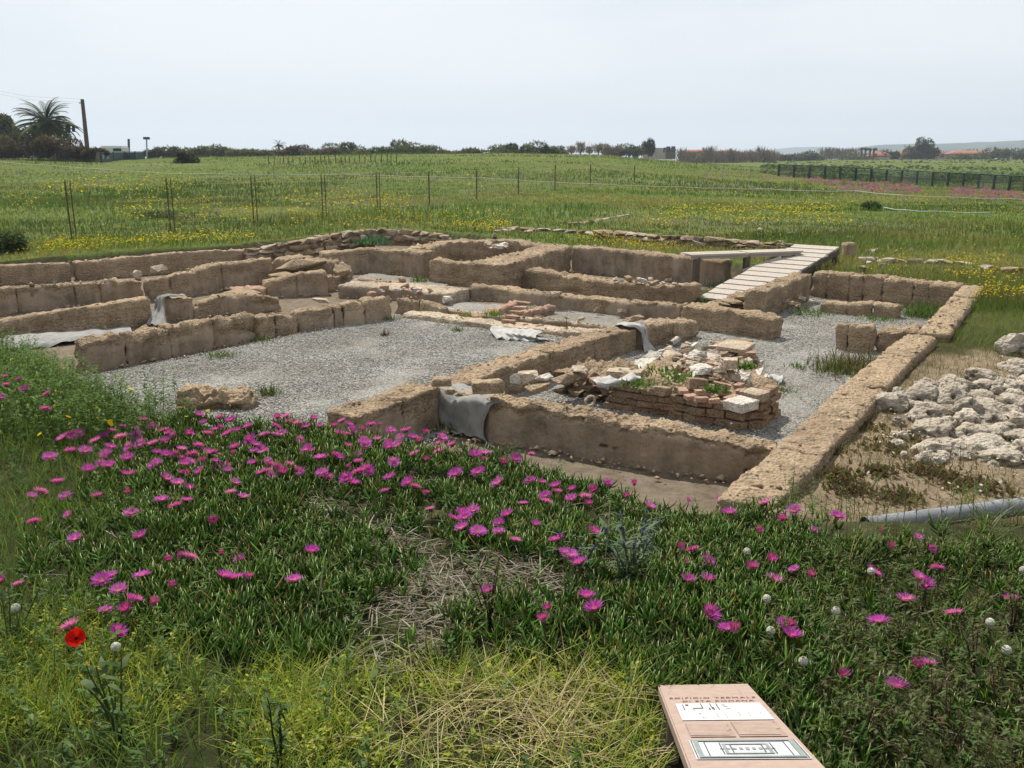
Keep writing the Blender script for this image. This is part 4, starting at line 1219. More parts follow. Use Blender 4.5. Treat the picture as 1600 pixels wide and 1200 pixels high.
def frame(x0, x1, y0, y1, w, lay, mat, nm):
    prect(nm, x0, x1, y1 - w, y1, lay, mat, mosaic); prect(nm, x0, x1, y0, y0 + w, lay, mat, mosaic)
    prect(nm, x0, x0 + w, y0 + w, y1 - w, lay, mat, mosaic); prect(nm, x1 - w, x1, y0 + w, y1 - w, lay, mat, mosaic)
def label_text(body, x, y, size, mat):
    cu = bpy.data.curves.new('lettering', 'FONT')
    cu.body = body; cu.size = size; cu.align_x = 'CENTER'; cu.align_y = 'CENTER'; cu.extrude = .0003
    cu.space_character = 1.25
    cu.materials.append(M[mat])
    tmp = bpy.data.objects.new('lettering', cu)
    me = bpy.data.meshes.new_from_object(tmp)
    bpy.data.objects.remove(tmp)
    o = link('lettering', me, t); o.location = (x, y, .0018)
    return o
label_text('EDIFICIO TERMALE', 0, fy(.245), .0235, 'panel_red')
label_text('DI ETA ROMANA', .01, fy(.295), .0215, 'panel_red')
plan = prect('plan_print', -W2_ * .80, W2_ * .86, fy(.56), fy(.33), 1, 'panel_white', t)
g = random.Random(4)
for (x0, x1, y0, y1, m) in [(-.68, -.66, .35, .43, 'panel_ink'), (-.5, -.3, .4, .41, 'panel_ink'), (-.32, -.3, .34, .41, 'panel_ink'), (-.14, -.12, .34, .42, 'panel_ink'), (-.02, .0, .34, .43, 'panel_ink'), (-.2, -.17, .40, .43, 'panel_red'), (-.12, -.09, .39, .43, 'panel_red'), (-.62, -.56, .35, .37, 'panel_red'),
                            (-.12, -.11, .47, .54, 'panel_grey'), (.04, .05, .47, .54, 'panel_grey'), (.3, .31, .46, .52, 'panel_grey'), (.48, .49, .46, .52, 'panel_grey'), (.7, .71, .46, .49, 'panel_grey'), (.08, .16, .36, .365, 'panel_ink'), (.1, .18, .385, .39, 'panel_ink'), (.12, .21, .415, .42, 'panel_ink'), (-.5, -.49, .41, .44, 'panel_ink'), (-.45, -.4, .48, .485, 'panel_ink'), (-.4, -.38, .52, .54, 'panel_grey')]:
    prect('plan_line', x0 * W2_, x1 * W2_, fy(y1), fy(y0), 2, m, plan)
tx = prect('text_column', -W2_ * .78, -W2_ * .02, fy(.755), fy(.60), 1, 'panel_text', t)
for k in range(9): prect('text_line', -W2_ * .77, -W2_ * (.03 + .1 * g.random()), fy(.617 + k * .0155), fy(.603 + k * .0155), 2, 'panel_pink', tx)
tx = prect('text_column', W2_ * .04, W2_ * .84, fy(.755), fy(.58), 1, 'panel_text', t)
for k in range(10): prect('text_line', W2_ * .05, W2_ * (.83 - .1 * g.random()), fy(.599 + k * .0155), fy(.585 + k * .0155), 2, 'panel_pink', tx)
mosaic = prect('mosaic_print', -W2_ * .84, W2_ * .90, fy(.975), fy(.79), 1, 'panel_white', t)
x0, x1, y0, y1 = -W2_ * .82, W2_ * .88, fy(.97), fy(.795)
for k, (ins, w, m) in enumerate([(0, .004, 'panel_ink'), (.004, .018, 'panel_grey'), (.023, .004, 'panel_ink'), (.05, .004, 'panel_ink'), (.055, .012, 'panel_grey'), (.068, .004, 'panel_ink')]):
    frame(x0 + ins * 1.2, x1 - ins * 1.2, y0 + ins * .62, y1 - ins * .62, w * .62, 2 + k % 2, m, 'mosaic_band')
for k in range(9):
    cx = (x0 + x1) / 2 + (k - 4) * .014
    prect('mosaic_figure', cx - .004, cx + .004, (y0 + y1) / 2 - .012 + abs(k - 4) * .002, (y0 + y1) / 2 + .012 - abs(k - 4) * .002, 2, 'panel_grey', mosaic)
for (lx, lyf) in ((-.8, .3), (.8, .3), (-.8, 1.0), (.8, 1.0)):
    p = o0 + ex * lx * W2_ - ey * (lyf * hpan * .96)
    zg = float(G(p[0], p[1]))
    if p[2] - .04 > zg - .1:
        leg = tube('leg', [(p[0], p[1], zg - .15), (p[0], p[1], p[2] - .03)], .02, M['wood_dark'], None, 8)
        leg.parent = t; leg.matrix_parent_inverse = Matrix.Translation(Vector(o0)).inverted() if False else (Matrix.Translation(Vector(o0)) @ t.rotation_euler.to_matrix().to_4x4()).inverted()
# ------------------------------------------------------------------ vegetation
def ribbons(base, az, L, W, p0, p1, k, col, taper=1.4, fold=0.0, root=.6):
    """Bent leaf blades: arrays of equal length n. Returns verts, [quads, tris], colours."""
    n = len(az)
    base = np.asarray(base, float)
    L, W, p0, p1 = (np.broadcast_to(np.asarray(v, float), (n,)) for v in (L, W, p0, p1))
    side = np.stack([-np.sin(az), np.cos(az), np.zeros(n)], -1)
    V = np.zeros((n, 2 * k + 1, 3))
    p = base.copy()
    for s in range(k + 1):
        f = s / k
        if s == k:
            V[:, 2 * k] = p
        else:
            w = W * (1 - f ** taper) * (root + (1 - root) * min(1, f * 3)) * .5
            V[:, 2 * s] = p - side * w[:, None]
            V[:, 2 * s + 1] = p + side * w[:, None]
        pit = p0 + (p1 - p0) * (s + .5) / k
        p = p + (L / k)[:, None] * np.stack([np.cos(az) * np.cos(pit), np.sin(az) * np.cos(pit), np.sin(pit)], -1)
    m = 2 * k + 1
    off = np.arange(n)[:, None, None] * m
    q = np.array([(2 * s, 2 * s + 1, 2 * s + 3, 2 * s + 2) for s in range(k - 1)], int).reshape(-1, 4)
    tr = np.array([(2 * k - 2, 2 * k - 1, 2 * k)])
    quads = (q[None] + off).reshape(-1, 4) if len(q) else np.zeros((0, 4), int)
    tris = (tr[None] + off).reshape(-1, 3)
    return V.reshape(-1, 3), [quads, tris], np.repeat(col, m, 0)

def fingers(base, az, L, W, p0, p1, col):
    """Three-sided fleshy leaves."""
    n = len(az)
    side = np.stack([-np.sin(az), np.cos(az), np.zeros(n)], -1)
    p = np.asarray(base, float).copy()
    V = np.zeros((n, 10, 3))
    prof = [.75, 1.0, .72]
    k = 3
    for s in range(4):
        pit = p0 + (p1 - p0) * s / k
        d = np.stack([np.cos(az) * np.cos(pit), np.sin(az) * np.cos(pit), np.sin(pit)], -1)
        up = np.cross(d, side)
        if s == 3:
            V[:, 9] = p
        else:
            w = (W * prof[s])[:, None] * .5
            V[:, 3 * s] = p - side * w + up * w * .3
            V[:, 3 * s + 1] = p + side * w + up * w * .3
            V[:, 3 * s + 2] = p - up * w * 1.1
        p = p + d * (L / k)[:, None]
    q = []
    for s in range(2):
        for j in range(3):
            q.append((3 * s + j, 3 * s + (j + 1) % 3, 3 * s + 3 + (j + 1) % 3, 3 * s + 3 + j))
    tr = [(6 + j, 6 + (j + 1) % 3, 9) for j in range(3)]
    off = np.arange(n)[:, None, None] * 10
    c = np.repeat(col, 10, 0).reshape(n, 10, 3)
    c[:, 9] = c[:, 9] * .5 + np.array((.13, .04, .02)) * .5        # reddish tip
    old = rng.random(n) < .06
    c[old] = np.array((.17, .12, .03)) * rng.uniform(.6, 1.2, (int(old.sum()), 1, 1))
    return V.reshape(-1, 3), [(np.array(q)[None] + off).reshape(-1, 4), (np.array(tr)[None] + off).reshape(-1, 3)], c.reshape(-1, 3)

def join(parts):
    V, Q, T, C = [], [], [], []
    o = 0
    for v, f, c in parts:
        V.append(v); C.append(c)
        for a in f:
            if len(a) == 0: continue
            (Q if a.shape[1] == 4 else T).append(a + o)
        o += len(v)
    fl_ = []
    if Q: fl_.append(np.concatenate(Q))
    if T: fl_.append(np.concatenate(T))
    return np.concatenate(V), fl_, np.concatenate(C)

def pal(cols, n, var=.2):
    c = np.array(cols, float)
    i = rng.integers(0, len(c), n); j = rng.integers(0, len(c), n)
    f = rng.random((n, 1))
    return (c[i] * f + c[j] * (1 - f)) * rng.uniform(1 - var, 1 + var, (n, 1))

_pl = [o0 + ex * sx * wpan / 2 + ey * sy for sx, sy in ((-1, .0), (1, .0), (1, -hpan), (-1, -hpan))]
PANEL = [(float(p[0]), float(p[1])) for p in _pl]
def scatter(n, box, dens):
    """n tries in a world box; dens(px, py, x, y) -> keep probability."""
    x = rng.uniform(box[0], box[1], n); y = rng.uniform(box[2], box[3], n)
    z = G(x, y)
    px, py = proj(x, y, z)
    keep = (rng.random(n) < dens(px, py, x, y)) & (polydist(x, y, PANEL) < -.01)
    return np.stack([x, y, z], -1)[keep]

ICE = [(300, 648), (420, 668), (530, 690), (700, 715), (800, 735), (1000, 795), (1130, 815), (1290, 830), (1360, 860), (2000, 866), (2000, 1300), (1330, 1300), (1210, 1120), (1000, 1110), (900, 1045), (640, 1050), (560, 1040), (380, 1050), (250, 1010), (130, 970), (30, 930), (40, 840), (120, 760), (230, 705)]
LIT1 = [(530, 1040), (540, 985), (600, 940), (660, 905), (620, 870), (560, 830), (470, 810), (480, 782), (560, 795), (640, 845), (760, 865), (890, 905), (900, 950), (790, 955), (700, 985), (690, 1030), (600, 1070)]
YEL1 = [(-60, 985), (60, 985), (130, 985), (260, 1015), (310, 1080), (220, 1140), (-60, 1150)]
YEL2 = [(370, 1070), (450, 1055), (560, 1060), (700, 1050), (900, 1050), (1010, 1062), (1060, 1180), (1080, 1260), (380, 1260)]
STRAW = [(600, 1140), (660, 1100), (780, 1082), (900, 1085), (985, 1100), (1020, 1160), (1030, 1230), (620, 1230)]
HERB = [(60, 540), (180, 550), (262, 575), (300, 615), (320, 655), (230, 700), (120, 720), (-80, 700), (-80, 540)]
def soft(px, py, poly, w): return sstep(-w, w, polydist(px, py, poly))
def patch(x, y, sc, seed, lo, hi): return sstep(lo, hi, fbm2(x, y, sc, 3, seed))

# ice plant carpet
def ice_d(px, py, x, y):
    d = soft(px, py, ICE, 14) * (1 - .93 * soft(px, py, LIT1, 14)) * (1 - .9 * soft(px, py, YEL2, 10)) * (1 - .85 * soft(px, py, YEL1, 14))
    d = d * (1 - .55 * sstep(1230, 1420, px) * sstep(880, 960, py)) * (1 - .6 * sstep(330, 60, px) * sstep(640, 800, py))
    return d * (.35 + .65 * patch(x, y, 2.3, 14, -.7, .0)) * (polydist(x, y, RUIN) < .30)
sp = scatter(46000, (-4.2, 5.4, 1.75, 7.2), ice_d)
ns = len(sp)
k = 5
base = np.repeat(sp, k, 0)
hgt = rng.uniform(0, .055, ns)
base[:, 2] += np.repeat(hgt + .045 * patch(sp[:, 0], sp[:, 1], 3.1, 19, -.3, .6), k) - .015
az = np.repeat(rng.uniform(0, 2 * PI, ns), k) + np.tile(np.arange(k) * 2.4, ns) + rng.uniform(-.3, .3, ns * k)
p0 = rng.uniform(.35, 1.25, ns * k)
base[:, :2] += rng.normal(0, .008, (ns * k, 2))
shoot = np.repeat(pal([(.040, .108, .013), (.062, .148, .017), (.095, .185, .022), (.046, .10, .02)], ns, .25), k, 0)
V, F, C = fingers(base, az, rng.uniform(.045, .095, ns * k), rng.uniform(.007, .0115, ns * k), p0, np.minimum(p0 + .45, 1.5), shoot * rng.uniform(.8, 1.25, (ns * k, 1)))
tag(mk('ice_plant_carpet', V, F, M['succulent'], col=C), 'dense carpet of fleshy dark green ice plant leaves', 'ice plant', kind='stuff')

# dry litter: grey and tan stems lying on the bare patches
def lit_d(px, py, x, y): return soft(px, py, LIT1, 22) * (.2 + .8 * patch(x, y, 3.5, 71, -.3, .3)) + .05 * soft(px, py, ICE, 10)
sp = scatter(42000, (-2.5, 2.0, 2.0, 5.5), lit_d)
n = len(sp); sp[:, 2] += rng.uniform(.004, .05, n)
V, F, C = ribbons(sp, rng.uniform(0, 2 * PI, n), rng.uniform(.05, .2, n), rng.uniform(.003, .0065, n), rng.uniform(-.05, .3, n), rng.uniform(-.5, .1, n), 3, pal([(.13, .105, .08), (.22, .185, .145), (.06, .048, .036), (.28, .245, .20)], n, .35), 3)
tag(mk('dry_litter', V, F, M['straw'], col=C), 'tangle of dead grey stems on bare patches of ice plant', 'plant litter', kind='stuff')

# grasses of the near meadow
def grass(name, label, n, box, dens, L, W, cols, p0=(1.0, 1.5), bend=(.3, 1.3), k=4, var=.25, mat='leaf', dz=0.0):
    sp = scatter(n, box, dens)
    m = len(sp); sp[:, 2] += dz
    a0 = rng.uniform(*p0, m)
    V, F, C = ribbons(sp, rng.uniform(0, 2 * PI, m), rng.uniform(*L, m), rng.uniform(*W, m), a0, a0 - rng.uniform(*bend, m), k, pal(cols, m, var))
    return tag(mk(name, V, F, M[mat], col=C), label, 'grass', kind='stuff')
def box4(a, b, c, d): return [(a, b), (c, b), (c, d), (a, d)]
NEAR = (-8.0, 4.8, 1.75, 11.0)
GREENS = [(.055, .115, .02), (.085, .15, .027), (.125, .185, .035), (.06, .10, .032)]
grass('meadow_grass', 'long arching green grass on the slope left of the ice plant', 110000, (-8.0, 0, 1.75, 10.6),
      lambda px, py, x, y: np.clip(.75 * sstep(330, 130, px) * sstep(640, 720, py) + .9 * soft(px, py, HERB, 20) + .10 * sstep(700, 300, px) + .5 * sstep(930, 1050, py) * sstep(640, 300, px), 0, 1) * (polydist(x, y, RUIN) < .12) * (.4 + .6 * patch(x, y, 1.7, 3, -.6, .2)),
      (.08, .26), (.003, .007), GREENS + [(.12, .145, .04)])
grass('meadow_grass', 'thin green grass threading through ice plant beside the panel', 32000, (-.5, 5.8, 1.75, 6.2),
      lambda px, py, x, y: np.clip(.55 * sstep(1150, 1420, px) * sstep(838, 875, py) + .06 + .7 * soft(px, py, box4(990, 1030, 1340, 1260), 25), 0, 1) * (polydist(x, y, RUIN) < .05), (.08, .22), (.0025, .005), GREENS + [(.14, .14, .06)])
grass('yellow_grass', 'fine yellow green grass in the clover at the lower edge', 46000, (-2.2, 1.2, 1.7, 3.2),
      lambda px, py, x, y: np.clip(.9 * soft(px, py, YEL1, 50) + .8 * soft(px, py, YEL2, 36) * (1 - .5 * soft(px, py, STRAW, 30)), 0, 1) * (.3 + .7 * patch(x, y, 2.6, 82, -.4, .3)), (.05, .2), (.002, .005), [(.33, .35, .045), (.22, .31, .035), (.14, .24, .03), (.34, .36, .06)], (.5, 1.4), (.2, 1.4))
grass('straw', 'bleached straw tuft in front of the ice plant', 9000, (-.8, .8, 1.7, 2.9),
      lambda px, py, x, y: np.clip(.95 * soft(px, py, STRAW, 40) * (.12 + .88 * patch(x, y, 3.5, 72, -.25, .3)) + .03 * soft(px, py, YEL2, 20), 0, 1), (.10, .28), (.0025, .005), [(.40, .34, .16), (.30, .24, .12), (.46, .40, .22), (.22, .16, .09)], (.1, .8), (.1, .9), 4, .25, 'straw', .02)
# small leafed herbs on the slope above the court
def herbs(name, label, n, box, dens, hgt, leaf, cols, per=14, mat='leaf', stemcol=(.06, .08, .025)):
    sp = scatter(n, box, dens)
    m = len(sp)
    H = rng.uniform(*hgt, m); lean = rng.uniform(0, .35, m); la = rng.uniform(0, 2 * PI, m)
    parts = [ribbons(sp, la, H, .004, PI / 2 - lean, PI / 2 - lean - .15, 3, np.tile(stemcol, (m, 1)), 3)]
    f = rng.uniform(.15, 1.0, (m, per))
    b = sp[:, None, :] + (H[:, None] * f)[..., None] * np.stack([np.cos(la) * np.sin(lean), np.sin(la) * np.sin(lean), np.cos(lean)], -1)[:, None, :]
    q = m * per
    a0 = rng.uniform(-.2, .8, q)
    parts.append(ribbons(b.reshape(-1, 3), rng.uniform(0, 2 * PI, q), rng.uniform(*leaf, q), rng.uniform(*leaf, q) * (.7 if name == 'yellow_clover' else .38), a0, a0 - .6, 2, pal(cols, q, .25), 2.2, root=.4))
    V, F, C = join(parts)
    return tag(mk(name, V, F, M[mat], col=C), label, 'herbs', kind='stuff')
herbs('leafy_herbs', 'bushy small leafed herbs along the gravel court edge', 6500, (-8, -1.5, 5.2, 10.6), lambda px, py, x, y: soft(px, py, HERB, 16) * (polydist(x, y, RUIN) < .25), (.18, .40), (.025, .055), [(.055, .12, .022), (.09, .16, .028), (.065, .11, .035)], 20)
CLOV = lambda px, py, x, y: np.clip(.95 * soft(px, py, YEL1, 50) + .95 * soft(px, py, YEL2, 36) * (1 - .85 * soft(px, py, STRAW, 36)), 0, 1) * (.15 + .85 * patch(x, y, 3.2, 81, -.3, .3))
herbs('yellow_clover', 'yellow green clover patch at the lower edge', 6500, (-2.2, 1.2, 1.7, 3.2), CLOV, (.02, .09), (.010, .022), [(.33, .36, .035), (.22, .28, .035), (.13, .20, .03), (.38, .34, .055)], 9, 'leaf', (.18, .19, .04))
herbs('wild_herbs', 'spindly brown and green weeds among ice plant beside the panel', 4600, (.6, 5.8, 1.75, 5.4), lambda px, py, x, y: np.clip(sstep(1180, 1330, px) * sstep(838, 910, py) + .12 * sstep(900, 1100, px), 0, 1) * (polydist(x, y, RUIN) < -.02), (.10, .26), (.014, .032), [(.075, .125, .033), (.10, .09, .045), (.055, .10, .027), (.12, .14, .06)], 16, 'leaf', (.075, .04, .03))
herbs('wild_herbs', 'low green weeds scattered through the near meadow', 4200, (-4, 1.6, 1.7, 5.5), lambda px, py, x, y: np.clip(.5 * sstep(500, 200, px) * sstep(880, 1000, py) + .10, 0, 1) * (polydist(x, y, RUIN) < -.02), (.06, .18), (.02, .045), [(.055, .12, .022), (.09, .155, .033), (.06, .105, .04)])
# low growth on the bare sand and along the straight wall
SANDV = [(1240, 800), (1300, 700), (1400, 590), (1480, 520), (1560, 460), (1700, 430), (1700, 900), (1400, 830)]
def sand_d(px, py, x, y):
    right_strip = sstep(.55, .1, polydist(x, y, [(1.62, 4.35), (4.95, 9.5), (7.4, 13.6), (7.9, 13.3), (5.4, 9.2), (2.1, 4.1)]) * 0 + np.abs((x - 1.7) * .835 - (y - 4.4) * .55))
    return soft(px, py, SANDV, 12) * np.clip(.9 * patch(x, y, 1.6, 33, -.1, .3) + .5 * soft(px, py, box4(1390, 570, 1700, 730), 20) + .6 * right_strip + .95 * sstep(8.6, 10, y), 0, 1) * (polydist(x, y, RUIN) < -.02)
grass('sand_tufts', 'reddish and green tufts growing on the bare sand', 90000, (1.5, 9.5, 4.2, 13), sand_d, (.03, .11), (.003, .006), [(.07, .085, .03), (.11, .075, .045), (.09, .10, .035), (.14, .10, .06)], (.4, 1.4), (0, .8), 2)

grass('meadow_grass', 'green grass along the outer side of the straight wall', 26000, (3.5, 11, 7.6, 15), lambda px, py, x, y: np.clip(sstep(8.2, 10.5, y + .25 * (x - 5)) , 0, 1) * (polydist(x, y, RUIN) < -.02) * (.3 + .7 * patch(x, y, 1.2, 35, -.5, .2)), (.06, .2), (.005, .009), GREENS + [(.13, .15, .04)], (.8, 1.5), (.1, 1.0), 3)
# small weeds inside the ruin
def inside_tufts(spots):
    parts = []
    for (px, py, z, r, n, h, cols) in spots:
        x, y = P(px, py, z)
        b = np.stack([rng.normal(x, r, n), rng.normal(y, r, n), np.full(n, z)], -1)
        a0 = rng.uniform(.3, 1.45, n)
        parts.append(ribbons(b, rng.uniform(0, 2 * PI, n), rng.uniform(.4, 1, n) * h, rng.uniform(.006, .014, n) * (1 + h) * (2.3 if z > -.5 else 1), a0, a0 - rng.uniform(0, .9, n), 3, pal(cols, n, .25)))
    return join(parts)
GG = [(.06, .12, .02), (.09, .15, .03), (.05, .09, .02)]
RB = [(.09, .05, .04), (.10, .08, .04), (.07, .09, .03)]
named = [
    ('small grass cushion on the gravel by the court wall', (345, 557, FLOOR, .09, 160, .1, GG)), ('small green weed at the foot of the broken court wall', (408, 533, FLOOR, .08, 120, .1, GG)),
    ('yellow green weed in the gravel beside the big boulder', (418, 617, FLOOR, .07, 120, .16, GG + RB)), ('tiny reddish plant alone in the middle of the gravel court', (600, 525, FLOOR, .03, 50, .14, [(.06, .03, .03), (.09, .05, .04)])),
    ('green weed at the inner corner of the court', (608, 500, FLOOR, .07, 90, .12, GG)), ('bright green tuft on the thin pink ledge', (772, 493, -.55, .07, 150, .14, [(.12, .18, .02), (.09, .15, .02)])),
    ('yellowish tuft on the low step', (726, 494, -.58, .05, 90, .1, [(.18, .18, .03), (.12, .15, .03)])), ('dark green weed on gravel in front of the low step', (715, 518, FLOOR, .05, 90, .1, GG)),
    ('bushy green weed under the stepped rib', (832, 490, FLOOR, .12, 220, .2, GG)), ('weed on the gravel under the ledge wall', (918, 484, FLOOR, .08, 120, .14, GG)),
    ('thin dark stalk plant at the ledge end', (888, 520, FLOOR, .02, 24, .45, RB)), ('tall blue flowered stalk against the court front wall', (850, 592, FLOOR, .03, 60, .28, [(.07, .09, .10), (.08, .11, .05)])),
    ('green weed below the niche corner', (655, 440, FLOOR, .1, 130, .2, GG)), ('leafy plant on top of the rubble beside white sheet', (1002, 603, -.36, .09, 110, .085, GG)),
    ('leafy plant behind the ochre block', (1063, 592, -.34, .08, 100, .085, GG)), ('leafy plant spreading on the rubble middle', (1040, 582, -.38, .12, 100, .07, GG)), ('small plant in the arc of orange bricks', (1118, 612, -.32, .05, 90, .1, GG)),
    ('weed at the gravel edge of the heap', (1208, 612, FLOOR, .09, 170, .13, GG)), ('small weed in the tilted yellow slab', (1166, 575, -.36, .05, 90, .12, GG)), ('low weeds on gravel below the masonry stub', (1262, 490, FLOOR, .2, 320, .14, GG)),
    ('brown and green scrub at the foot of the upright blocks', (1335, 575, FLOOR, .22, 500, .28, RB)), ('weedy scrub along the straight wall inside', (1310, 582, FLOOR, .18, 360, .2, RB + GG)),
    ('green shrub in the far gravel room corner', (1442, 494, FLOOR, .16, 420, .34, GG)), ('weeds below the low row of blocks', (1370, 500, FLOOR, .14, 200, .12, GG)), ('dark weed in the corner of the far room', (1290, 455, FLOOR, .14, 200, .28, GG)),
    ('blue grey bush beside the ramp foot', (1140, 450, -.6, .16, 520, .24, [(.07, .11, .10), (.10, .14, .13)])), ('bright green bush under the boardwalk', (1163, 420, -.55, .18, 380, .3, [(.08, .15, .02), (.12, .19, .03)])),
    ('blue green plant on the rubble wall', (578, 380, -.4, .22, 420, .28, [(.05, .12, .07), (.07, .14, .08)])), ('weed at the ramp foot', (1103, 472, -.62, .1, 160, .16, GG)), ('weeds on white ground sheet by the bench wall', (230, 506, FLOOR, .1, 160, .12, GG)),
    ('tiny weed on gravel beside the pier', (1180, 640, FLOOR, .04, 60, .1, GG)), ('small weed on the straight wall gravel', (1245, 575, FLOOR, .06, 80, .1, GG)), ('dark weeds in the shaded corner by the grey sheet', (705, 672, FLOOR, .10, 160, .12, GG)),
]
for lab, sp_ in named:
    V, F, C = inside_tufts([sp_])
    tag(mk('weed', V, F, M['leaf'], col=C), lab, 'weed', None, 'stuff' if sp_[3] > .075 else 'thing')
for i, (px, py, r) in enumerate([(1312, 742, .10), (1352, 668, .13), (1385, 702, .12), (1322, 765, .09), (1402, 775, .10), (1446, 735, .11), (1492, 752, .12), (1300, 705, .08), (1372, 738, .07), (1425, 685, .08), (1540, 760, .12)]):
    w = Gp(px, py)
    V, F, C = inside_tufts([(px, py, float(w[2]), r * .72, 190, .065, [(.10, .06, .04), (.08, .08, .03), (.13, .085, .055)])])
    tag(mk('sand_cushion', V, F, M['leaf'], col=C), 'low reddish cushion plant spreading on the bare sand', 'plant', 'cushion plants on the sand', 'stuff')
V, F, C = inside_tufts([(float(rng.uniform(1100, 1240)), float(rng.uniform(408, 468)), -.62, .1, 60, .14, GG + [(.14, .15, .03)]) for _ in range(60)])
tag(mk('grass_patch', V, F, M['leaf'], col=C), 'rough grass growing between ramp and back wall', 'grass', kind='stuff')

# the meadow behind
def field_pts(n, y0, y1, umax=.78):
    y = 1 / rng.uniform(1 / y1, 1 / y0, n)
    u = rng.uniform(-umax, umax, n)
    x = u * y
    ok = polydist(x, y, RUIN) < -.05
    x, y = x[ok], y[ok]
    return np.stack([x, y, G(x, y)], -1)
def field_grass(name, label, n, y0, y1, hk, cols, seed, mat='leaf'):
    sp = field_pts(n, y0, y1)
    m = len(sp)
    d = sp[:, 1]
    h = rng.uniform(.5, 1.3, m) * hk * (1 + .6 * patch(sp[:, 0], sp[:, 1], .35, seed, -.2, .5))
    sel = patch(sp[:, 0], sp[:, 1], .22, seed + 4, -.25, .35)[:, None]
    c = pal(cols[0], m) * (1 - sel) + pal(cols[1], m) * sel
    tone = .85 + .55 * sstep(-.7, .7, fbm2(sp[:, 0] * .5, sp[:, 1], .16, 4, seed + 9))
    c = c * tone[:, None]
    lush = patch(sp[:, 0] * .5, sp[:, 1], .13, seed + 12, .1, .4)
    h = h * (1 + 1.1 * lush); c = c * (1 - .15 * lush[:, None]) * np.stack([1 - .3 * lush, np.ones(m), 1 - .2 * lush], -1)
    a0 = rng.uniform(.9, 1.5, m)
    V, F, C = ribbons(sp, rng.uniform(0, 2 * PI, m), h, np.clip(.0011 * d, .010, .09) * rng.uniform(.6, 1.3, m), a0, a0 - rng.uniform(.1, .8, m), 2, c)
    return tag(mk(name, V, F, M[mat], col=C), label, 'grass', kind='stuff')
FG = ([(.045, .08, .015), (.07, .105, .02), (.09, .115, .03)], [(.14, .135, .04), (.11, .115, .035), (.19, .15, .065), (.12, .115, .07)])
field_grass('meadow_grass', 'green meadow grass growing right behind the ruin', 150000, 11.5, 34, .10, FG, 21)
field_grass('meadow_grass', 'green meadow grass across the slope beyond the wire fence', 125000, 34, 150, .085, FG, 25)

def daisies(name, label, polys, n, y0, y1, cols, size, h=(.1, .22), base_p=0.0):
    sp = field_pts(n, y0, y1)
    px, py = proj(sp[:, 0], sp[:, 1], sp[:, 2] + .12)
    keep = np.full(len(sp), base_p)
    for poly, dn in polys:
        keep = np.maximum(keep, dn * soft(px, py, poly, 7))
    keep = keep * (.15 + .85 * patch(sp[:, 0], sp[:, 1], .9, 44, -.3, .3))
    sp = sp[rng.random(len(sp)) < keep]
    m = len(sp)
    sp[:, 2] += rng.uniform(*h, m)
    s = size * rng.uniform(.7, 1.4, m) * np.clip(sp[:, 1] / 20, .8, 3)
    ang = np.arange(6) * PI / 3
    ring = np.stack([np.cos(ang), np.sin(ang), np.zeros(6)], -1)
    tilt = rng.normal(0, .35, (m, 2))
    V = sp[:, None] + ring[None] * s[:, None, None]
    V[:, :, 2] += (ring[None, :, 0] * tilt[:, :1] + ring[None, :, 1] * tilt[:, 1:]) * s[:, None]
    f = np.array([(0, 1, 2, 3), (0, 3, 4, 5)])
    F = (f[None] + 6 * np.arange(m)[:, None, None]).reshape(-1, 4)
    return tag(mk(name, V.reshape(-1, 3), F, M['petal'], col=np.repeat(pal(cols, m, .15), 6, 0)), label, 'flowers', kind='stuff')
def box(a, b, c, d): return [(a, b), (c, b), (c, d), (a, d)]
YL = [(.50, .40, .015), (.55, .46, .03), (.45, .30, .01)]
daisies('yellow_daisies', 'drifts of yellow daisies across the meadow', [(box(1090, 318, 1330, 348), .8), ([(885, 368), (940, 364), (1000, 378), (1090, 392), (1080, 398), (960, 386), (890, 382)], 1.0), (box(320, 322, 400, 345), .7), ([(0, 395), (100, 372), (400, 362), (400, 388), (120, 400), (0, 412)], .8),
        (box(1490, 430, 1620, 505), .5), (box(1000, 320, 1100, 350), .6), (box(180, 300, 330, 345), .4), (box(1480, 402, 1560, 430), .6), (box(450, 300, 640, 350), .6), (box(0, 300, 60, 330), .3), (box(60, 276, 300, 300), .8), (box(640, 330, 800, 372), .6), (box(1330, 400, 1420, 425), .3)], 130000, 12, 70, YL, .0145, base_p=.03)
daisies('orange_marigolds', 'orange marigold drifts along the meadow edge behind the walls', [([(0, 402), (200, 378), (420, 366), (640, 340), (780, 345), (780, 372), (560, 372), (380, 388), (0, 414)], .45), (box(620, 330, 720, 356), .5), (box(0, 290, 40, 316), .5)], 30000, 12, 60, [(.42, .22, .01), (.46, .28, .02)], .016, (.04, .12))
daisies('lilac_flowers', 'hazy lilac flower drifts in the distant meadow', [(box(0, 262, 200, 292), .5), (box(740, 262, 900, 285), .35), (box(400, 252, 700, 268), .35), (box(1330, 330, 1420, 362), .4), (box(180, 355, 260, 372), .3)], 30000, 18, 120, [(.16, .15, .20), (.20, .18, .22)], .02, (.08, .2), .015)
daisies('pink_ice_plant', 'bands of magenta ice plant in flower along the far fence', [([(1250, 274), (1310, 278), (1420, 290), (1440, 298), (1330, 296), (1270, 284)], 1.), (box(1380, 282, 1420, 296), .8), ([(1480, 290), (1600, 302), (1600, 312), (1490, 304)], .9), (box(1090, 268, 1250, 282), .25)], 60000, 40, 110, [(.34, .07, .29), (.28, .07, .24), (.2, .12, .14)], .024, (.05, .2))
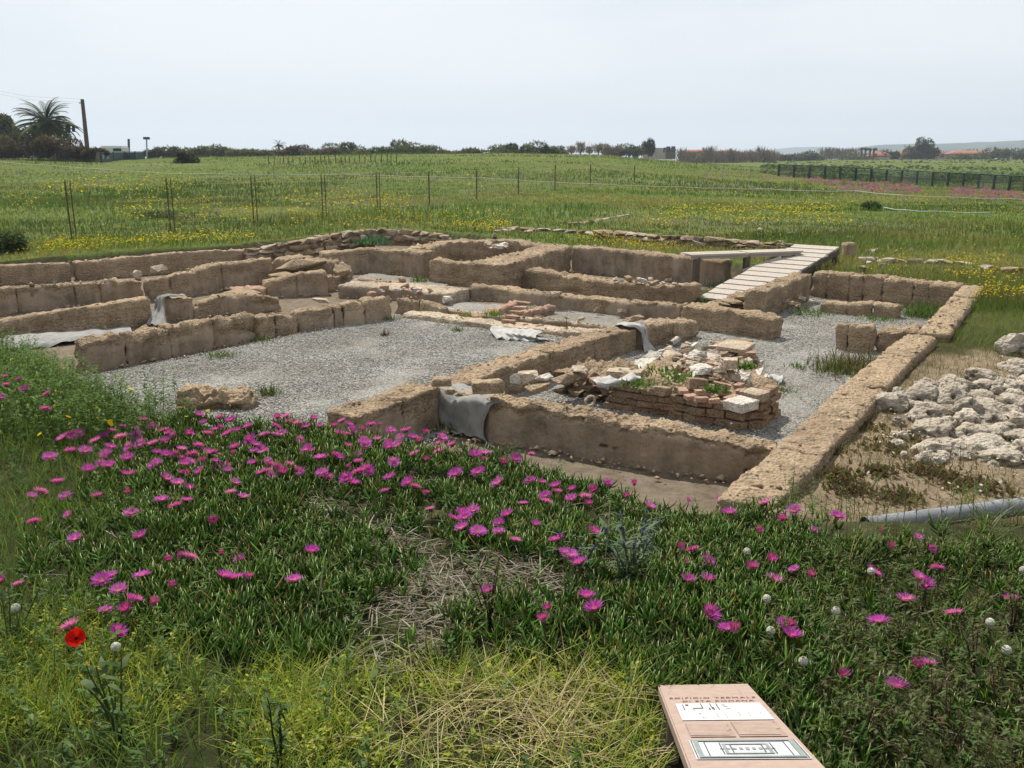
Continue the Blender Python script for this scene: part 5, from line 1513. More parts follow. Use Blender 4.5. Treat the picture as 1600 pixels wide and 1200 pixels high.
# small white and yellow flowers near
def small_flowers(name, label, n, box_, dens, size, cols, h):
    sp = scatter(n, box_, dens)
    m = len(sp); sp[:, 2] += rng.uniform(*h, m)
    ang = np.arange(6) * PI / 3
    ring = np.stack([np.cos(ang), np.sin(ang), np.zeros(6)], -1)
    s = size * rng.uniform(.7, 1.3, m)
    tl_ = rng.normal(0, .5, (m, 2))
    V = sp[:, None] + ring[None] * s[:, None, None]
    V[:, :, 2] += (ring[None, :, 0] * tl_[:, :1] + ring[None, :, 1] * tl_[:, 1:]) * s[:, None]
    f = np.array([(0, 1, 2, 3), (0, 3, 4, 5)])
    return tag(mk(name, V.reshape(-1, 3), (f[None] + 6 * np.arange(m)[:, None, None]).reshape(-1, 4), M['petal'], col=np.repeat(pal(cols, m, .15), 6, 0)), label, 'flowers', kind='stuff')
small_flowers('white_daisies', 'tiny white daisies on the bare sand by the rocks', 5000, (1.8, 8, 4.3, 9), lambda px, py, x, y: (soft(px, py, box(1360, 640, 1450, 720), 20) * .4 + soft(px, py, box(1500, 690, 1640, 790), 20) * .5 + .03) * (polydist(x, y, RUIN) < -.1), .008, [(.6, .58, .5)], (.04, .1))
small_flowers('yellow_flowers', 'small yellow flowers on the slope above the court', 2600, (-7.5, -1.8, 4, 10), lambda px, py, x, y: (soft(px, py, box(-40, 560, 330, 700), 20) * .10 + soft(px, py, box(60, 670, 190, 715), 12) * .55) * (polydist(x, y, RUIN) < .1), .013, YL, (.14, .24))
# ------------------------------------------------------------------ single flowers and plants
def radial(n, r0, r1, w, rise, k=2, a0=0.0, jit=.12, droop=.0):
    """A whorl of n narrow petals."""
    g = np.random.default_rng(int(n * 17 + rise * 100))
    az = a0 + np.arange(n) * 2 * PI / n + g.uniform(-jit, jit, n)
    b = np.stack([np.cos(az) * r0, np.sin(az) * r0, np.zeros(n)], -1)
    L = (r1 - r0) * g.uniform(.85, 1.1, n)
    return b, az, L, np.full(n, w), np.full(n, rise) + g.uniform(-.12, .12, n), np.full(n, rise - droop) + g.uniform(-.1, .1, n)

def flower_meshes(open_, tint=(.52, .09, .48)):
    parts = []
    for (n, r1, rise) in ((32, .050, open_ + .1), (28, .047, open_ + .38), (20, .040, open_ + .7)):
        b, az, L, W, p0, p1 = radial(n, .007, r1, .0062, rise, 2, rise)
        c = np.tile(tint, (n, 1)) * np.random.default_rng(n).uniform(.8, 1.15, (n, 1))
        V, F, C = ribbons(b, az, L, W, p0, p1, 2, c, 3.5, root=.55)
        C = C.reshape(n, -1, 3); C[:, :2] = C[:, :2] * .4 + np.array((.55, .38, .50)) * .6
        parts.append((V, F, C.reshape(-1, 3)))
    V, F, C = join(parts)
    pe = mk('petals', V, F, M['petal'], col=C)
    b, az, L, W, p0, p1 = radial(34, .001, .013, .0022, 1.0, 2)
    V, F, C = ribbons(b, az, L, W, p0, p1, 2, np.tile((.50, .40, .10), (34, 1)), 3)
    ce = mk('centre', V, F, M['petal'], col=C)
    b, az, L, W, p0, p1 = radial(5, .004, .032, .012, .75, 2)
    parts = [ribbons(b - np.array((0, 0, .012)), az, L, W, p0, p1, 2, np.tile((.06, .09, .025), (5, 1)), 1.6)]
    st = ribbons(np.array([(0, 0, -.11)] * 3), np.arange(3) * 2.1, np.full(3, .1), np.full(3, .008), np.full(3, PI / 2), np.full(3, PI / 2), 2, np.tile((.07, .08, .03), (3, 1)), 6)
    V, F, C = join(parts + [st])
    ca = mk('ice_plant_flower', V, F, M['leaf'], col=C)
    ms = (ca.data, pe.data, ce.data)
    for o in (ca, pe, ce): bpy.data.objects.remove(o)
    return ms
FLW = [flower_meshes(.22), flower_meshes(.4, (.60, .17, .57)), flower_meshes(.1, (.58, .13, .54)), flower_meshes(.9, (.46, .07, .36)), flower_meshes(.5, (.54, .10, .50)), flower_meshes(1.15, (.46, .09, .30))]
FL = """310,650 318,660 344,655 362,658 342,671 370,674 388,692 435,656 448,653 452,662 490,656 466,665 480,668 430,669 440,680 414,682 500,668 522,670 535,660 545,664 560,660 580,665 592,668 550,674 567,674 530,679 542,681
570,693 590,689 607,694 623,697 610,675 625,685 635,675 645,686 654,693 664,679 690,686 687,695 707,698 686,710 649,713 523,716 548,732 560,725 573,738 510,748 609,749 648,762 602,772 665,774 672,797 712,743 748,741 742,714 758,711 754,722 786,726 805,718 830,712
780,756 829,753 846,755 869,761 871,771 852,777 853,785 893,782 895,766 818,789 722,805 740,799 707,813 727,811 722,828 793,806 780,818 779,833 747,832 837,821 805,849
10,604 40,610 8,590 30,596 75,618 71,641 3,623 110,683 98,686 122,680 150,691 192,668 174,675 211,671 190,685 257,676 265,681 257,689 221,695 203,702 110,709 134,708 78,715 301,712 325,706 369,700 365,711 173,725 200,720 206,743 158,727 240,727 290,729 317,724 337,723 341,730 313,738 293,744 356,737 367,756 361,773 380,780
90,756 50,776 62,772 102,776 152,778 203,771 260,751 278,759 296,764 292,783 275,793 107,807 253,784 206,804 333,817 54,820 118,847 220,843 346,868 375,880 262,878 279,877 295,876 222,901 350,905 370,907 387,909 409,708 418,722 407,741 431,735 452,730 463,738 395,725 424,744 440,742
30,920 5,912 175,903 160,908 268,920 165,954 200,960 208,944 186,926 238,951 112,988 183,993 762,926 487,865 460,910
920,790 927,770 948,757 991,759 915,779 980,779 1014,794 1076,784 1125,783 1133,791 1139,803 1196,788 1241,800 1220,817 1186,833 1271,831 926,833 890,871 870,846 905,881 880,865 1067,861 1083,862 1070,883 1105,879 1075,908 1107,910 1203,879 1174,892 1241,893 1209,909 1268,905 916,935 929,953 857,957 849,973 1108,963 1148,991 1136,990 1228,978 1238,981 1237,996
1365,894 1432,905 1446,917 1465,890 1415,943 1373,976 1316,1063 1400,1080 1436,1042 1451,1045 1580,945 1490,966 1380,832 1433,844 1390,864 1308,808 1456,860"""
pts = [tuple(float(v) for v in s.split(',')) for s in FL.split()]
gb = random.Random(5)
while len(pts) < 292:
    q = (gb.uniform(100, 720), gb.uniform(655, 800))
    if q[1] > 664 + max(0, q[0] - 420) * .12 + abs(gb.gauss(0, 30)) - 8 and q[1] < 730 + gb.gauss(0, 25): pts.append(q)
g = random.Random(21)
for i, (px, py) in enumerate(pts):
    hz = g.uniform(.09, .13) if py > 645 + max(0, 180 - px) * .45 else .26
    p = Gp(px, py, hz)
    ca, pe, ce = FLW[g.choice([0, 0, 1, 1, 2, 4, 4, 3, 5])]
    o = link('ice_plant_flower', ca)
    o.location = (p[0], p[1], p[2] + hz)
    s = g.choice([g.uniform(.55, .75), g.uniform(.75, .95), g.uniform(.8, .96)]) * (1.12 if py < 760 else 1.0)
    o.scale = (s, s, s)
    o.rotation_euler = (g.gauss(-.1, .3), g.gauss(-.05, .3), g.uniform(0, 6.28))
    left = px < 330
    lab, grp = ('magenta ice plant flower in the long grass left of the carpet', 'flowers in the long grass') if left else (
        ('magenta ice plant flower among brown weeds beyond the panel', 'flowers among the weeds') if px > 1260 else (
            ('magenta ice plant flower at the edge of the carpet facing the ruin', 'flowers at the carpet edge') if py < 700 + max(0, px - 700) * .2 else ('magenta ice plant flower standing in the green leaf carpet', 'flowers in the leaf carpet')))
    tag(o, lab, 'flower', grp, 'thing')
    link('petals', pe, o)
    link('centre', ce, o)

# poppy
p = Gp(120, 1002, .16)
t = thing('poppy', 'single bright red poppy in the yellow green grass', 'poppy', (p[0], p[1], p[2] + .16))
for kk in range(4):
    u = np.linspace(-1, 1, 9); v = np.linspace(0, 1, 7)
    U, V_ = np.meshgrid(u, v)
    ang = U * 1.05 + kk * PI / 2
    r_ = .036 * V_ * (1 - .12 * U ** 2)
    z = .020 * V_ ** 1.4 + .003 * np.sin(U * 7 + kk) * V_ + (.002 if kk % 2 else 0)
    idp = np.arange(63).reshape(7, 9)
    c = np.tile((.52, .012, .008), (63, 1)); c[V_.ravel() < .12] = (.03, .005, .01)
    mk('petal', np.stack([r_ * np.cos(ang), r_ * np.sin(ang), z], -1).reshape(-1, 3), np.stack([idp[:-1, :-1], idp[:-1, 1:], idp[1:, 1:], idp[1:, :-1]], -1).reshape(-1, 4), M['petal'], t, col=c, smooth=True)
b, az, L, W, p0, p1 = radial(24, .001, .011, .002, .9, 2)
V, F, C = ribbons(b, az, L, W, p0, p1, 2, np.tile((.02, .012, .015), (24, 1)), 3); mk('centre', V, F, M['petal'], t, col=C)
t.rotation_euler = (.75, .1, .2)
t.scale = (.85,) * 3
st = tube('stem', [(0, 0, 0), (.005, .03, -.06), (.0, .1, -.13)], .0018, M['leaf'], t, 6, col=(.06, .09, .03))

# dandelion clocks
def clock_mesh():
    n = 320
    i = np.arange(n) + .5
    gq = np.random.default_rng(3); ph = np.arccos(gq.uniform(-1, 1, n)); th = gq.uniform(0, 2 * PI, n)
    d = np.stack([np.cos(th) * np.sin(ph), np.sin(th) * np.sin(ph), np.cos(ph)], -1)
    V = []; F = []
    for q, dd in enumerate(d):
        u = np.cross(dd, (0, 0, 1.)); u /= np.linalg.norm(u) + 1e-9; w = np.cross(dd, u)
        tip = dd * .017
        o_ = len(V)
        for a in range(3):
            an = a * 2.094 + q
            V.append(tip + (math.cos(an) * u + math.sin(an) * w) * .0034 + dd * .001)
        V.append(dd * .004)
        F.append((o_, o_ + 1, o_ + 2)); F.append((o_, o_ + 1, o_ + 3))
    o = mk('seed_head', np.array(V), np.array(F), M['petal'], col=np.tile((.70, .70, .70), (len(V), 1)))
    me = o.data; bpy.data.objects.remove(o); return me
CLK = clock_mesh()
st_ = tube('stem', [(0, 0, 0), (.004, 0, -.08), (.0, .01, -.2)], .0016, M['leaf'], None, 6, col=(.08, .07, .03)); STM = st_.data; bpy.data.objects.remove(st_)
for (px, py) in [(1167, 863), (1198, 936), (1204, 989), (1306, 955), (1255, 1035), (1361, 895), (25, 953), (181, 1013), (1572, 1022), (1598, 897), (1547, 974)]:
    p = Gp(px, py, .15)
    t = thing('dandelion_clock', 'white dandelion seed head ' + ('in the grass near the red poppy' if px < 300 else 'rising above the ice plant near the panel'), 'dandelion', (p[0], p[1], p[2] + .15), 0, 'dandelion clocks ' + ('near the poppy' if px < 300 else 'above the ice plant'))
    link('seed_head', CLK, t); link('stem', STM, t)
    t.rotation_euler = (random.uniform(-.2, .2), random.uniform(-.2, .2), random.uniform(0, 6))
    t.scale = (.82,) * 3

# taller single plants
def stalk_plant(name, label, px, py, H, nst, spread, stem_col, leafs, flower=None, seed=0, stem_r=.003, cat='plant', by_base=True):
    """leafs: (count, length, width, colours); flower: (count, size, colours, from height)."""
    gg = np.random.default_rng(seed)
    p = Gp(px, py)
    t = thing(name, label, cat, p)
    tips = []
    for s in range(nst):
        a = gg.uniform(0, 2 * PI); ln = gg.uniform(.1, spread); h = H * gg.uniform(.7, 1.0)
        pts_ = [np.array((0, 0, -.03)) + np.array((math.cos(a) * ln * h * f ** 1.5, math.sin(a) * ln * h * f ** 1.5, h * f)) + np.append(gg.normal(0, .006, 2), 0) * f for f in (0, .3, .6, .85, 1)]
        tube('stem', pts_, [stem_r, stem_r * .9, stem_r * .7, stem_r * .5, stem_r * .3], M['leaf'], t, 5, col=stem_col)
        tips.append(pts_)
    def along(n, lo):
        q = gg.integers(0, nst, n); f = gg.uniform(lo, 1, n)
        out = []
        for a, b in zip(q, f):
            P_ = tips[a]; x = b * 4; i = min(int(x), 3); out.append(P_[i] * (1 - (x - i)) + P_[i + 1] * (x - i))
        return np.array(out)
    if leafs:
        n, L, W, cols = leafs
        a0 = gg.uniform(-.1, .9, n)
        b = along(n, .05)
        V, F, C = ribbons(b, gg.uniform(0, 2 * PI, n), L * gg.uniform(.5, 1.2, n), W * gg.uniform(.6, 1.2, n), a0, a0 - .7, 3, pal(cols, n, .2), 2.0, root=.35)
        mk('leaves', V, F, M['leaf'], t, col=C)
    if flower:
        n, sz, cols, lo = flower
        b = along(n, lo)
        m = 5
        bb = np.repeat(b, m, 0); a0 = gg.uniform(-.3, 1.2, n * m)
        V, F, C = ribbons(bb, gg.uniform(0, 2 * PI, n * m), sz * gg.uniform(.6, 1.1, n * m), sz * .55, a0, a0 - .4, 2, np.repeat(pal(cols, n, .2), m, 0), 2.4)
        mk('blossoms', V, F, M['petal'], t, col=C)
    return t
BL = [(.06, .05, .22), (.09, .07, .28), (.05, .06, .18)]
SIL = [(.11, .15, .09), (.14, .18, .12), (.08, .13, .06)]
stalk_plant('bugloss', 'silvery leaved bugloss with dark blue flowers in the ice plant', 985, 925, .34, 9, .55, (.08, .09, .05), (190, .085, .016, SIL), (70, .013, BL, .55), 3, cat='flowering plant')
stalk_plant('bugloss', 'smaller blue flowered bugloss next to the dead grey stems', 905, 905, .20, 6, .6, (.08, .09, .05), (70, .06, .012, SIL), (30, .012, BL, .5), 4, cat='flowering plant')
stalk_plant('bugloss', 'blue flowered stalk by the edge of the front wall', 1010, 850, .18, 4, .5, (.08, .09, .05), (40, .05, .012, SIL), (26, .012, BL, .4), 5, cat='flowering plant')
stalk_plant('dock', 'tall reddish brown dock stalks rising from the dead stems', 765, 985, .30, 7, .4, (.08, .045, .03), (46, .05, .010, [(.09, .08, .03), (.06, .09, .03)]), (40, .010, [(.12, .06, .03), (.10, .08, .04)], .5), 6, cat='plant')
stalk_plant('sow_thistle', 'branching sow thistle with broad toothed leaves below the poppy', 190, 1165, .30, 5, .35, (.06, .09, .035), (26, .075, .026, [(.05, .09, .03), (.07, .115, .045)]), (6, .014, [(.40, .33, .03)], .9), 7, .0045)
stalk_plant('sow_thistle', 'thin branching weed at the left edge of the grass', 20, 1020, .30, 5, .5, (.07, .07, .035), (26, .06, .012, [(.05, .09, .03)]), (4, .012, [(.42, .36, .04)], .9), 8)
stalk_plant('weed_stalk', 'dark stalked leafy weed left of the straw', 440, 1215, .30, 3, .2, (.035, .055, .02), (60, .05, .012, [(.05, .085, .025), (.035, .06, .02)]), None, 9, .004)
for k, (px, py, H) in enumerate([(1290, 1130, .22), (1455, 1140, .26), (1390, 1030, .22), (1520, 1060, .26), (1350, 1180, .22), (1560, 1150, .28), (1440, 960, .2), (1330, 1010, .2), (1580, 1000, .24), (1480, 1190, .26)]):
    stalk_plant('dock', 'reddish stalked seeding weed among grass beyond the panel', px, py, H, 4, .4, (.075, .04, .03), (30, .035, .010, [(.07, .10, .03), (.10, .07, .04)]), (26, .007, [(.16, .10, .07), (.20, .16, .11)], .55), 30 + k)['group'] = 'seeding weeds beyond the panel'
for k, (px, py, lab) in enumerate([(490, 985, 'pale straw coloured grass stalk leaning in the ice plant'), (945, 880, 'pale dry stalk leaning against the bugloss'), (1230, 870, 'pale dry stalk leaning below a magenta flower by the pipe')]):
    p = Gp(px, py)
    o = tube('dry_stalk', [(p[0], p[1], p[2]), (p[0] + .02, p[1] + .06, p[2] + .14), (p[0] + .03, p[1] + .12, p[2] + .24)], [.004, .003, .002], M['straw'], None, 6, col=(.30, .30, .19))
    tag(o, lab, 'stalk', None, 'thing')
for k, (px, py, n) in enumerate([(1505, 790, 26), (1545, 845, 40), (1340, 900, 30)]):
    p = Gp(px, py)
    b = np.tile(p, (n, 1)) + np.append(np.zeros(0), 0) + rng.normal(0, .02, (n, 3)) * (1, 1, 0)
    a0 = rng.uniform(1.0, 1.5, n)
    V, F, C = ribbons(b, rng.uniform(0, 6.28, n), rng.uniform(.15, .34, n), rng.uniform(.004, .008, n), a0, a0 - rng.uniform(.4, 1.6, n), 5, pal([(.12, .15, .06), (.20, .22, .12), (.08, .11, .04)], n))
    tag(mk('grass_tuft', V, F, M['leaf'], col=C), ['tall pale green grass tuft on the sand behind the drain pipe', 'tall arching grass tuft in front of the drain pipe', 'green arching grass tuft between ice plant flowers'][k], 'grass', None, 'thing')

# shrubs in the meadow
def leaf_cloud(n, r, col, leaf, seed, flat=.8, lumps=7):
    gg = np.random.default_rng(seed)
    cen = gg.normal(0, .42, (lumps, 3)); cen[:, 2] = np.abs(cen[:, 2]) * .9
    rad_ = gg.uniform(.3, .62, lumps)
    q = gg.integers(0, lumps, n)
    d = gg.normal(0, 1, (n, 3)); d /= np.linalg.norm(d, axis=1)[:, None]
    p = cen[q] + d * (rad_[q] * gg.uniform(.55, 1.0, n) ** .5)[:, None]
    p[:, 2] = np.maximum(p[:, 2] + .25, 0.02)
    p = p * np.array(r)
    a0 = gg.uniform(-.9, 1.2, n)
    return ribbons(p, gg.uniform(0, 6.28, n), leaf * gg.uniform(.6, 1.4, n), leaf * .55 * gg.uniform(.6, 1.3, n), a0, a0 - .4, 1, pal(col, n, .3), 2, root=1)
def shrub(name, label, p, r, n, col, leaf, seed, cat='shrub', group=None, stems=3):
    t = thing(name, label, cat, p, 0, group)
    V, F, C = leaf_cloud(n, r, col, leaf, seed)
    mk('foliage', V, F, M['leaf'], t, col=C)
    for s in range(stems):
        a = s * 2.1 + seed
        tube('stem', [(0, 0, -.1), (math.cos(a) * r[0] * .25, math.sin(a) * r[1] * .25, r[2] * .5), (math.cos(a) * r[0] * .5, math.sin(a) * r[1] * .5, r[2] * .95)], [r[2] * .03, r[2] * .02, r[2] * .01], M['bark'], t, 5)
    return t
DK = [(.025, .045, .015), (.04, .065, .02), (.03, .05, .03)]
shrub('bush', 'dark round bush alone in the meadow near the yellow daisies', Gp(1364, 329), (.42, .42, .36), 1500, [(.03, .06, .02), (.05, .085, .025)], .09, 1)
shrub('bush', 'dark green bush at the meadow edge beside the first fence post', Gp(15, 392), (.8, .6, .42), 1800, [(.035, .06, .025), (.06, .09, .035)], .10, 2)
shrub('bush', 'small dark bush in the meadow behind the second fence post', Gp(262, 340), (.9, .7, .25), 900, [(.045, .08, .03), (.06, .09, .05)], .10, 3)
# ------------------------------------------------------------------ fences
def up(p, h): return (p[0], p[1], p[2] + h)
def box_post(name, p, w, h, mat, parent, off=(0, 0, 0)):
    o = put(BOARDS[2], name, (p[0] - off[0], p[1] - off[1], p[2] + h / 2 - .1 - off[2]), (w, w, h + .2), (0, 0, .3), mat, parent)
    return o
t = thing('wire_fence', 'rusty post and wire mesh fence crossing the meadow', 'fence', (0, 0, 0))
fp = [(-30, 380, 285), (112, 373, 281), (267, 362, 276), (397, 352, 272), (505, 342, 271), (590, 333, 268), (671, 322, 267), (745, 312, 265), (810, 303, 262), (867, 298, 256), (922, 293, 255), (991, 286, 258)]
posts = []
for (px, yb, yt) in fp:
    p = Gp(px, yb)
    h = PY(px, yt, p[1])[2] - p[2]
    posts.append((p, h))
t.location = posts[0][0]
off = np.array(posts[0][0])
for i, (p, h) in enumerate(posts):
    box_post('post', p, .032 if i < 6 else .045, h, 'rust', t, off)
    if 0 < i < 6:
        box_post('post', p + np.array((.10, .04, 0)), .026, h - .02, 'rust', t, off)
for i in range(len(posts) - 1):
    (p, h), (q, h2) = posts[i], posts[i + 1]
    d = q - p; L = np.linalg.norm(d[:2])
    V = []; Fq = []
    def wire(a, b, w):
        k_ = len(V)
        for e in (a, b):
            for dz_, dx_ in ((w, 0), (-w * .5, w * .8), (-w * .5, -w * .8)):
                V.append((e[0] + dx_, e[1] + dx_ * .3, e[2] + dz_))
        for j in range(3):
            Fq.append((k_ + j, k_ + (j + 1) % 3, k_ + 3 + (j + 1) % 3, k_ + 3 + j))
    nvw = int(L / .14)
    for k_ in range(1, nvw):
        f = k_ / nvw
        b = p + d * f - off
        hh = h * (1 - f) + h2 * f
        zg = float(G(b[0] + off[0], b[1] + off[1])) - off[2]
        top_z = (p[2] + h) * (1 - f) + (q[2] + h2) * f - off[2] - .03
        wire((b[0], b[1], zg), (b[0], b[1], top_z), .0022)
    for zf_r in np.linspace(.08, .97, 8):
        wire(np.array(up(p, h * zf_r)) - off, np.array(up(q, h2 * zf_r)) - off, .002 if zf_r < .9 else .0035)
    mk('wire_mesh', np.array(V), np.array(Fq), M['wire'], t)

def cord_fence(label, pts_px, height_px, mat='pale_cord', post_mat='wire', w=.02):
    first = Gp(pts_px[0][0], pts_px[0][1] + height_px)
    t = thing('cord_fence', label, 'fence', first)
    off = np.array(first)
    tops = []
    for (px, py) in pts_px:
        b = Gp(px, py + height_px)
        topz = PY(px, py, b[1])[2]
        tops.append(np.array((b[0], b[1], topz)))
        tube('post', [tuple(b - off - np.array((0, 0, .1))), tuple(tops[-1] - off)], .022, M[post_mat], t, 6)
    for a, b in zip(tops[:-1], tops[1:]):
        m = (a + b) / 2 - np.array((0, 0, .03))
        tube('cord', [tuple(a - off), tuple(m - off), tuple(b - off)], w, M[mat], t, 5)
cord_fence('pale topped cord fence running across the whole meadow', [(-40, 249), (16, 254), (90, 259), (160, 264), (222, 268), (280, 271), (334, 271), (400, 272), (432, 272), (540, 272), (600, 274), (680, 276), (745, 277), (800, 280), (860, 284), (935, 287), (1000, 290), (1062, 292), (1130, 294), (1200, 295), (1262, 298), (1335, 298), (1410, 305), (1490, 308), (1560, 310), (1640, 311)], 11, w=.014)
cord_fence('short low cord fence in front of the far pink flowers', [(1380, 324), (1415, 328), (1460, 330), (1545, 332)], 9, w=.016)

def far_fence(label, pts_px, hp, mat_post, mat_net=None, post_w=.12, name='boundary_fence', rail=True, net_frac=(.0, .9)):
    first = Gp(pts_px[0][0], pts_px[0][1])
    t = thing(name, label, 'fence', first)
    off = np.array(first)
    prev = None
    for i, (px, yb) in enumerate(pts_px):
        p = Gp(px, yb)
        h = PY(px, yb - hp[0] - (hp[1] - hp[0]) * i / max(1, len(pts_px) - 1), p[1])[2] - p[2]
        box_post('post', p, post_w, h, mat_post, t, off)
        if prev is not None:
            a, ha = prev
            lo, hi = net_frac
            if mat_net:
                q = [np.array(up(a, ha * lo - .1)), np.array(up(p, h * lo - .1)), np.array(up(p, h * hi)), np.array(up(a, ha * hi))]
                q2 = [v + np.array((0, .03, 0)) for v in q]
                mk('panel', np.array(q + q2) - off, np.array([(0, 1, 2, 3), (7, 6, 5, 4), (3, 2, 6, 7)]), M[mat_net], t)
            if rail:
                for f in ((.97, .5) if not mat_net else (.97,)):
                    tube('rail', [tuple(np.array(up(a, ha * f)) - off), tuple(np.array(up(p, h * f)) - off)], post_w * .22, M[mat_post], t, 5)
        prev = (p, h)
    return t
far_fence('dark brown screened fence below the palm', [(-30, 243), (7, 241), (30, 243), (52, 245), (72, 247), (90, 249), (107, 250), (122, 252), (137, 253), (158, 254)], (24, 16), 'dark_green', 'screen')
far_fence('dark green screened fence beside the white camper', [(160, 254), (178, 252), (196, 251), (212, 250), (226, 249)], (16, 13), 'dark_green', 'green_screen')
rf = [(1216 + 0, 276)] + [(1216 + 24 * k, 276 + k * 1.45) for k in range(1, 18)]
far_fence('tall dark mesh fence along the magenta flower bands', rf, (20, 25), 'dark_green', None, .13)
t = bpy.data.objects['boundary_fence.002']
# mesh wires of the right hand fence
prev = None
off = np.array(t.location)
V = []; Fq = []
for i, (px, yb) in enumerate(rf):
    p = Gp(px, yb); h = PY(px, yb - 20 - 5 * i / 17, p[1])[2] - p[2]
    if prev is not None:
        for f in np.linspace(.03, .93, 11):
            wire(np.array(up(prev[0], prev[1] * f)) - off, np.array(up(p, h * f)) - off, .016)
        for f in np.linspace(0, 1, 14)[1:-1]:
            b = prev[0] * (1 - f) + p * f - off
            wire(b, b + np.array((0, 0, h * .95)), .016)
    prev = (p, h)
mk('wire_mesh', np.array(V), np.array(Fq), M['dark_green'], t)
t = thing('stake_row', 'faint row of thin dark stakes on the far meadow slope', 'stakes', Gp(425, 258))
off = np.array(t.location)
for k in range(26):
    px = 420 + k * 8 + random.uniform(-2, 2); p = Gp(px, 257 - k * .12)
    box_post('stake', p, .07, .55 + random.uniform(-.1, .2), 'wood_dark', t, off)

# ------------------------------------------------------------------ far left: palm, thicket, pole, camper
def palm(label, p, H, R, nf, cols, seed, trunk_r=.3, name='palm_tree'):
    gg = np.random.default_rng(seed)
    t = thing(name, label, 'palm tree', p)
    tube('trunk', [(0, 0, -.3), (0.05, 0, H * .4), (.0, 0, H * .8), (0, 0, H)], [trunk_r, trunk_r * .85, trunk_r * .95, trunk_r * .7], M['bark'], t, 10)
    for f in range(nf):
        az_ = gg.uniform(0, 2 * PI)
        el = 1.5 - 1.75 * ((f + .5) / nf) ** .8
        L = R * gg.uniform(.85, 1.1)
        k = 14
        q = np.array((0, 0, H))
        spine = [q]; pit = el
        for s in range(k):
            pit -= (.05 + .09 * (s / k)) * (1.0 if el > .3 else .8)
            q = q + L / k * np.array((math.cos(az_) * math.cos(pit), math.sin(az_) * math.cos(pit), math.sin(pit)))
            spine.append(q)
        spine = np.array(spine)
        m = 64
        fr_ = np.repeat(np.linspace(.12, .99, m // 2), 2)
        x = fr_ * k; i = np.minimum(x.astype(int), k - 1)
        b = spine[i] * (1 - (x - i))[:, None] + spine[i + 1] * (x - i)[:, None]
        sd = np.where(np.arange(m) % 2, 1.05, -1.05)
        ll = R * .20 * np.sin(PI * np.clip(fr_ * .9 + .12, 0, 1)) + R * .03
        e_ = el - fr_ * .9
        parts = [ribbons(b, az_ + sd * .75, ll, R * .046, np.clip(e_ * .4, -.4, .9), np.clip(e_ * .4, -.4, .9) - .6, 2, pal(cols, m, .2), 2)]
        parts.append(ribbons(spine[:1], np.array([az_]), np.array([L * .98]), np.array([R * .02]), np.array([el]), np.array([pit]), 10, np.array([cols[0]]), 3))
        V, F, C = join(parts)
        mk('frond', V, F, M['leaf'], t, col=C)
    return t
DL = 95.0
def at(px, py, y): return PY(px, py, y)
pb = at(78, 236, DL)
palm('large date palm with arching fronds beside the wooden pole', (pb[0], pb[1], pb[2]), at(78, 192, DL)[2] - pb[2], 3.6, 58, [(.06, .10, .03), (.08, .11, .042), (.095, .105, .055)], 4, .42)
t = thing('utility_pole', 'leaning dark wooden utility pole beside the palm', 'pole', at(137, 240, DL - 6))
b0_ = at(137, 240, DL - 6); t0_ = at(128.5, 155, DL - 6)
tube('pole', [(0, 0, -1), tuple(t0_ - b0_)], [.24, .17], M['wood_dark'], t, 8)
put(BOARDS[2], 'insulator', tuple(t0_ - b0_ + np.array((-.15, 0, -.35))), (.35, .12, .12), (0, 0, 0), 'wire', t)
for (px, py) in ((-60, 131), (-60, 136)):
    e = at(px, py, DL - 20)
    s_ = t0_ + np.array((0, 0, -.3 if py > 133 else 0)); m_ = (e + s_) / 2 - np.array((0, 0, .35))
    o = tube('overhead_wire', [tuple(s_), tuple(m_), tuple(e)], .008, M['wire'], None, 4)
    tag(o, 'thin overhead wire tied to the top of the wooden pole' if py < 133 else 'second overhead wire tied just under the pole top', 'wire', None, 'thing')
def shrub_px(label, px, yb, w_px, h_px, y, n, col, leaf_px, seed, name='bush', cat='bush', group=None):
    s = y / FPX
    p = at(px, yb, y)
    return shrub(name, label, p, (w_px * s * .5, w_px * s * .4, h_px * s * .62), n, col, leaf_px * s, seed, cat, group, 2)
TH = [(.022, .032, .014), (.035, .045, .02), (.05, .05, .03)]
shrub_px('dark evergreen tree at the edge behind the palm', 0, 242, 90, 90, 104, 5000, TH, 7, 11, 'evergreen_tree', 'tree')
shrub_px('dark evergreen thicket directly behind the palm trunk', 50, 242, 90, 62, 103, 4200, TH, 7, 12, 'thicket', 'thicket')
BRN = [(.075, .055, .04), (.095, .07, .05), (.06, .045, .035)]
for i, (px, w, h) in enumerate([(0, 70, 40), (45, 70, 40), (85, 60, 36), (118, 54, 28), (148, 40, 16)]):
    shrub_px(['dry brown bramble at the edge below the evergreen tree', 'dry brown bramble under the left fronds of the palm', 'dry brown bramble at the palm trunk', 'dry brown bramble below the floodlight', 'low dry bramble at the foot of the pole'][i], px, 246, w, h, 92 - i, 3000, BRN, 4.4, 20 + i, 'bramble')
shrub_px('dark bush of two lobes on the grass beside the camper', 287, 261, 40, 26, 84, 3000, [(.04, .05, .03), (.055, .06, .035)], 4, 30)
t = thing('floodlight', 'small black floodlight pair on a thin mast by the palm', 'floodlight', at(108, 238, 100))
b_ = np.array(t.location); tp = at(108, 203, 100) - b_
tube('mast', [(0, 0, -.5), tuple(tp)], .05, M['wire'], t, 6)
for dx in (-.1, .5): put(BRICKS[0], 'lamp', tuple(tp + np.array((dx, 0, .15))), (.45 if dx < 0 else .25, .35, .75), (0, .1, .2), 'dark_green', t)
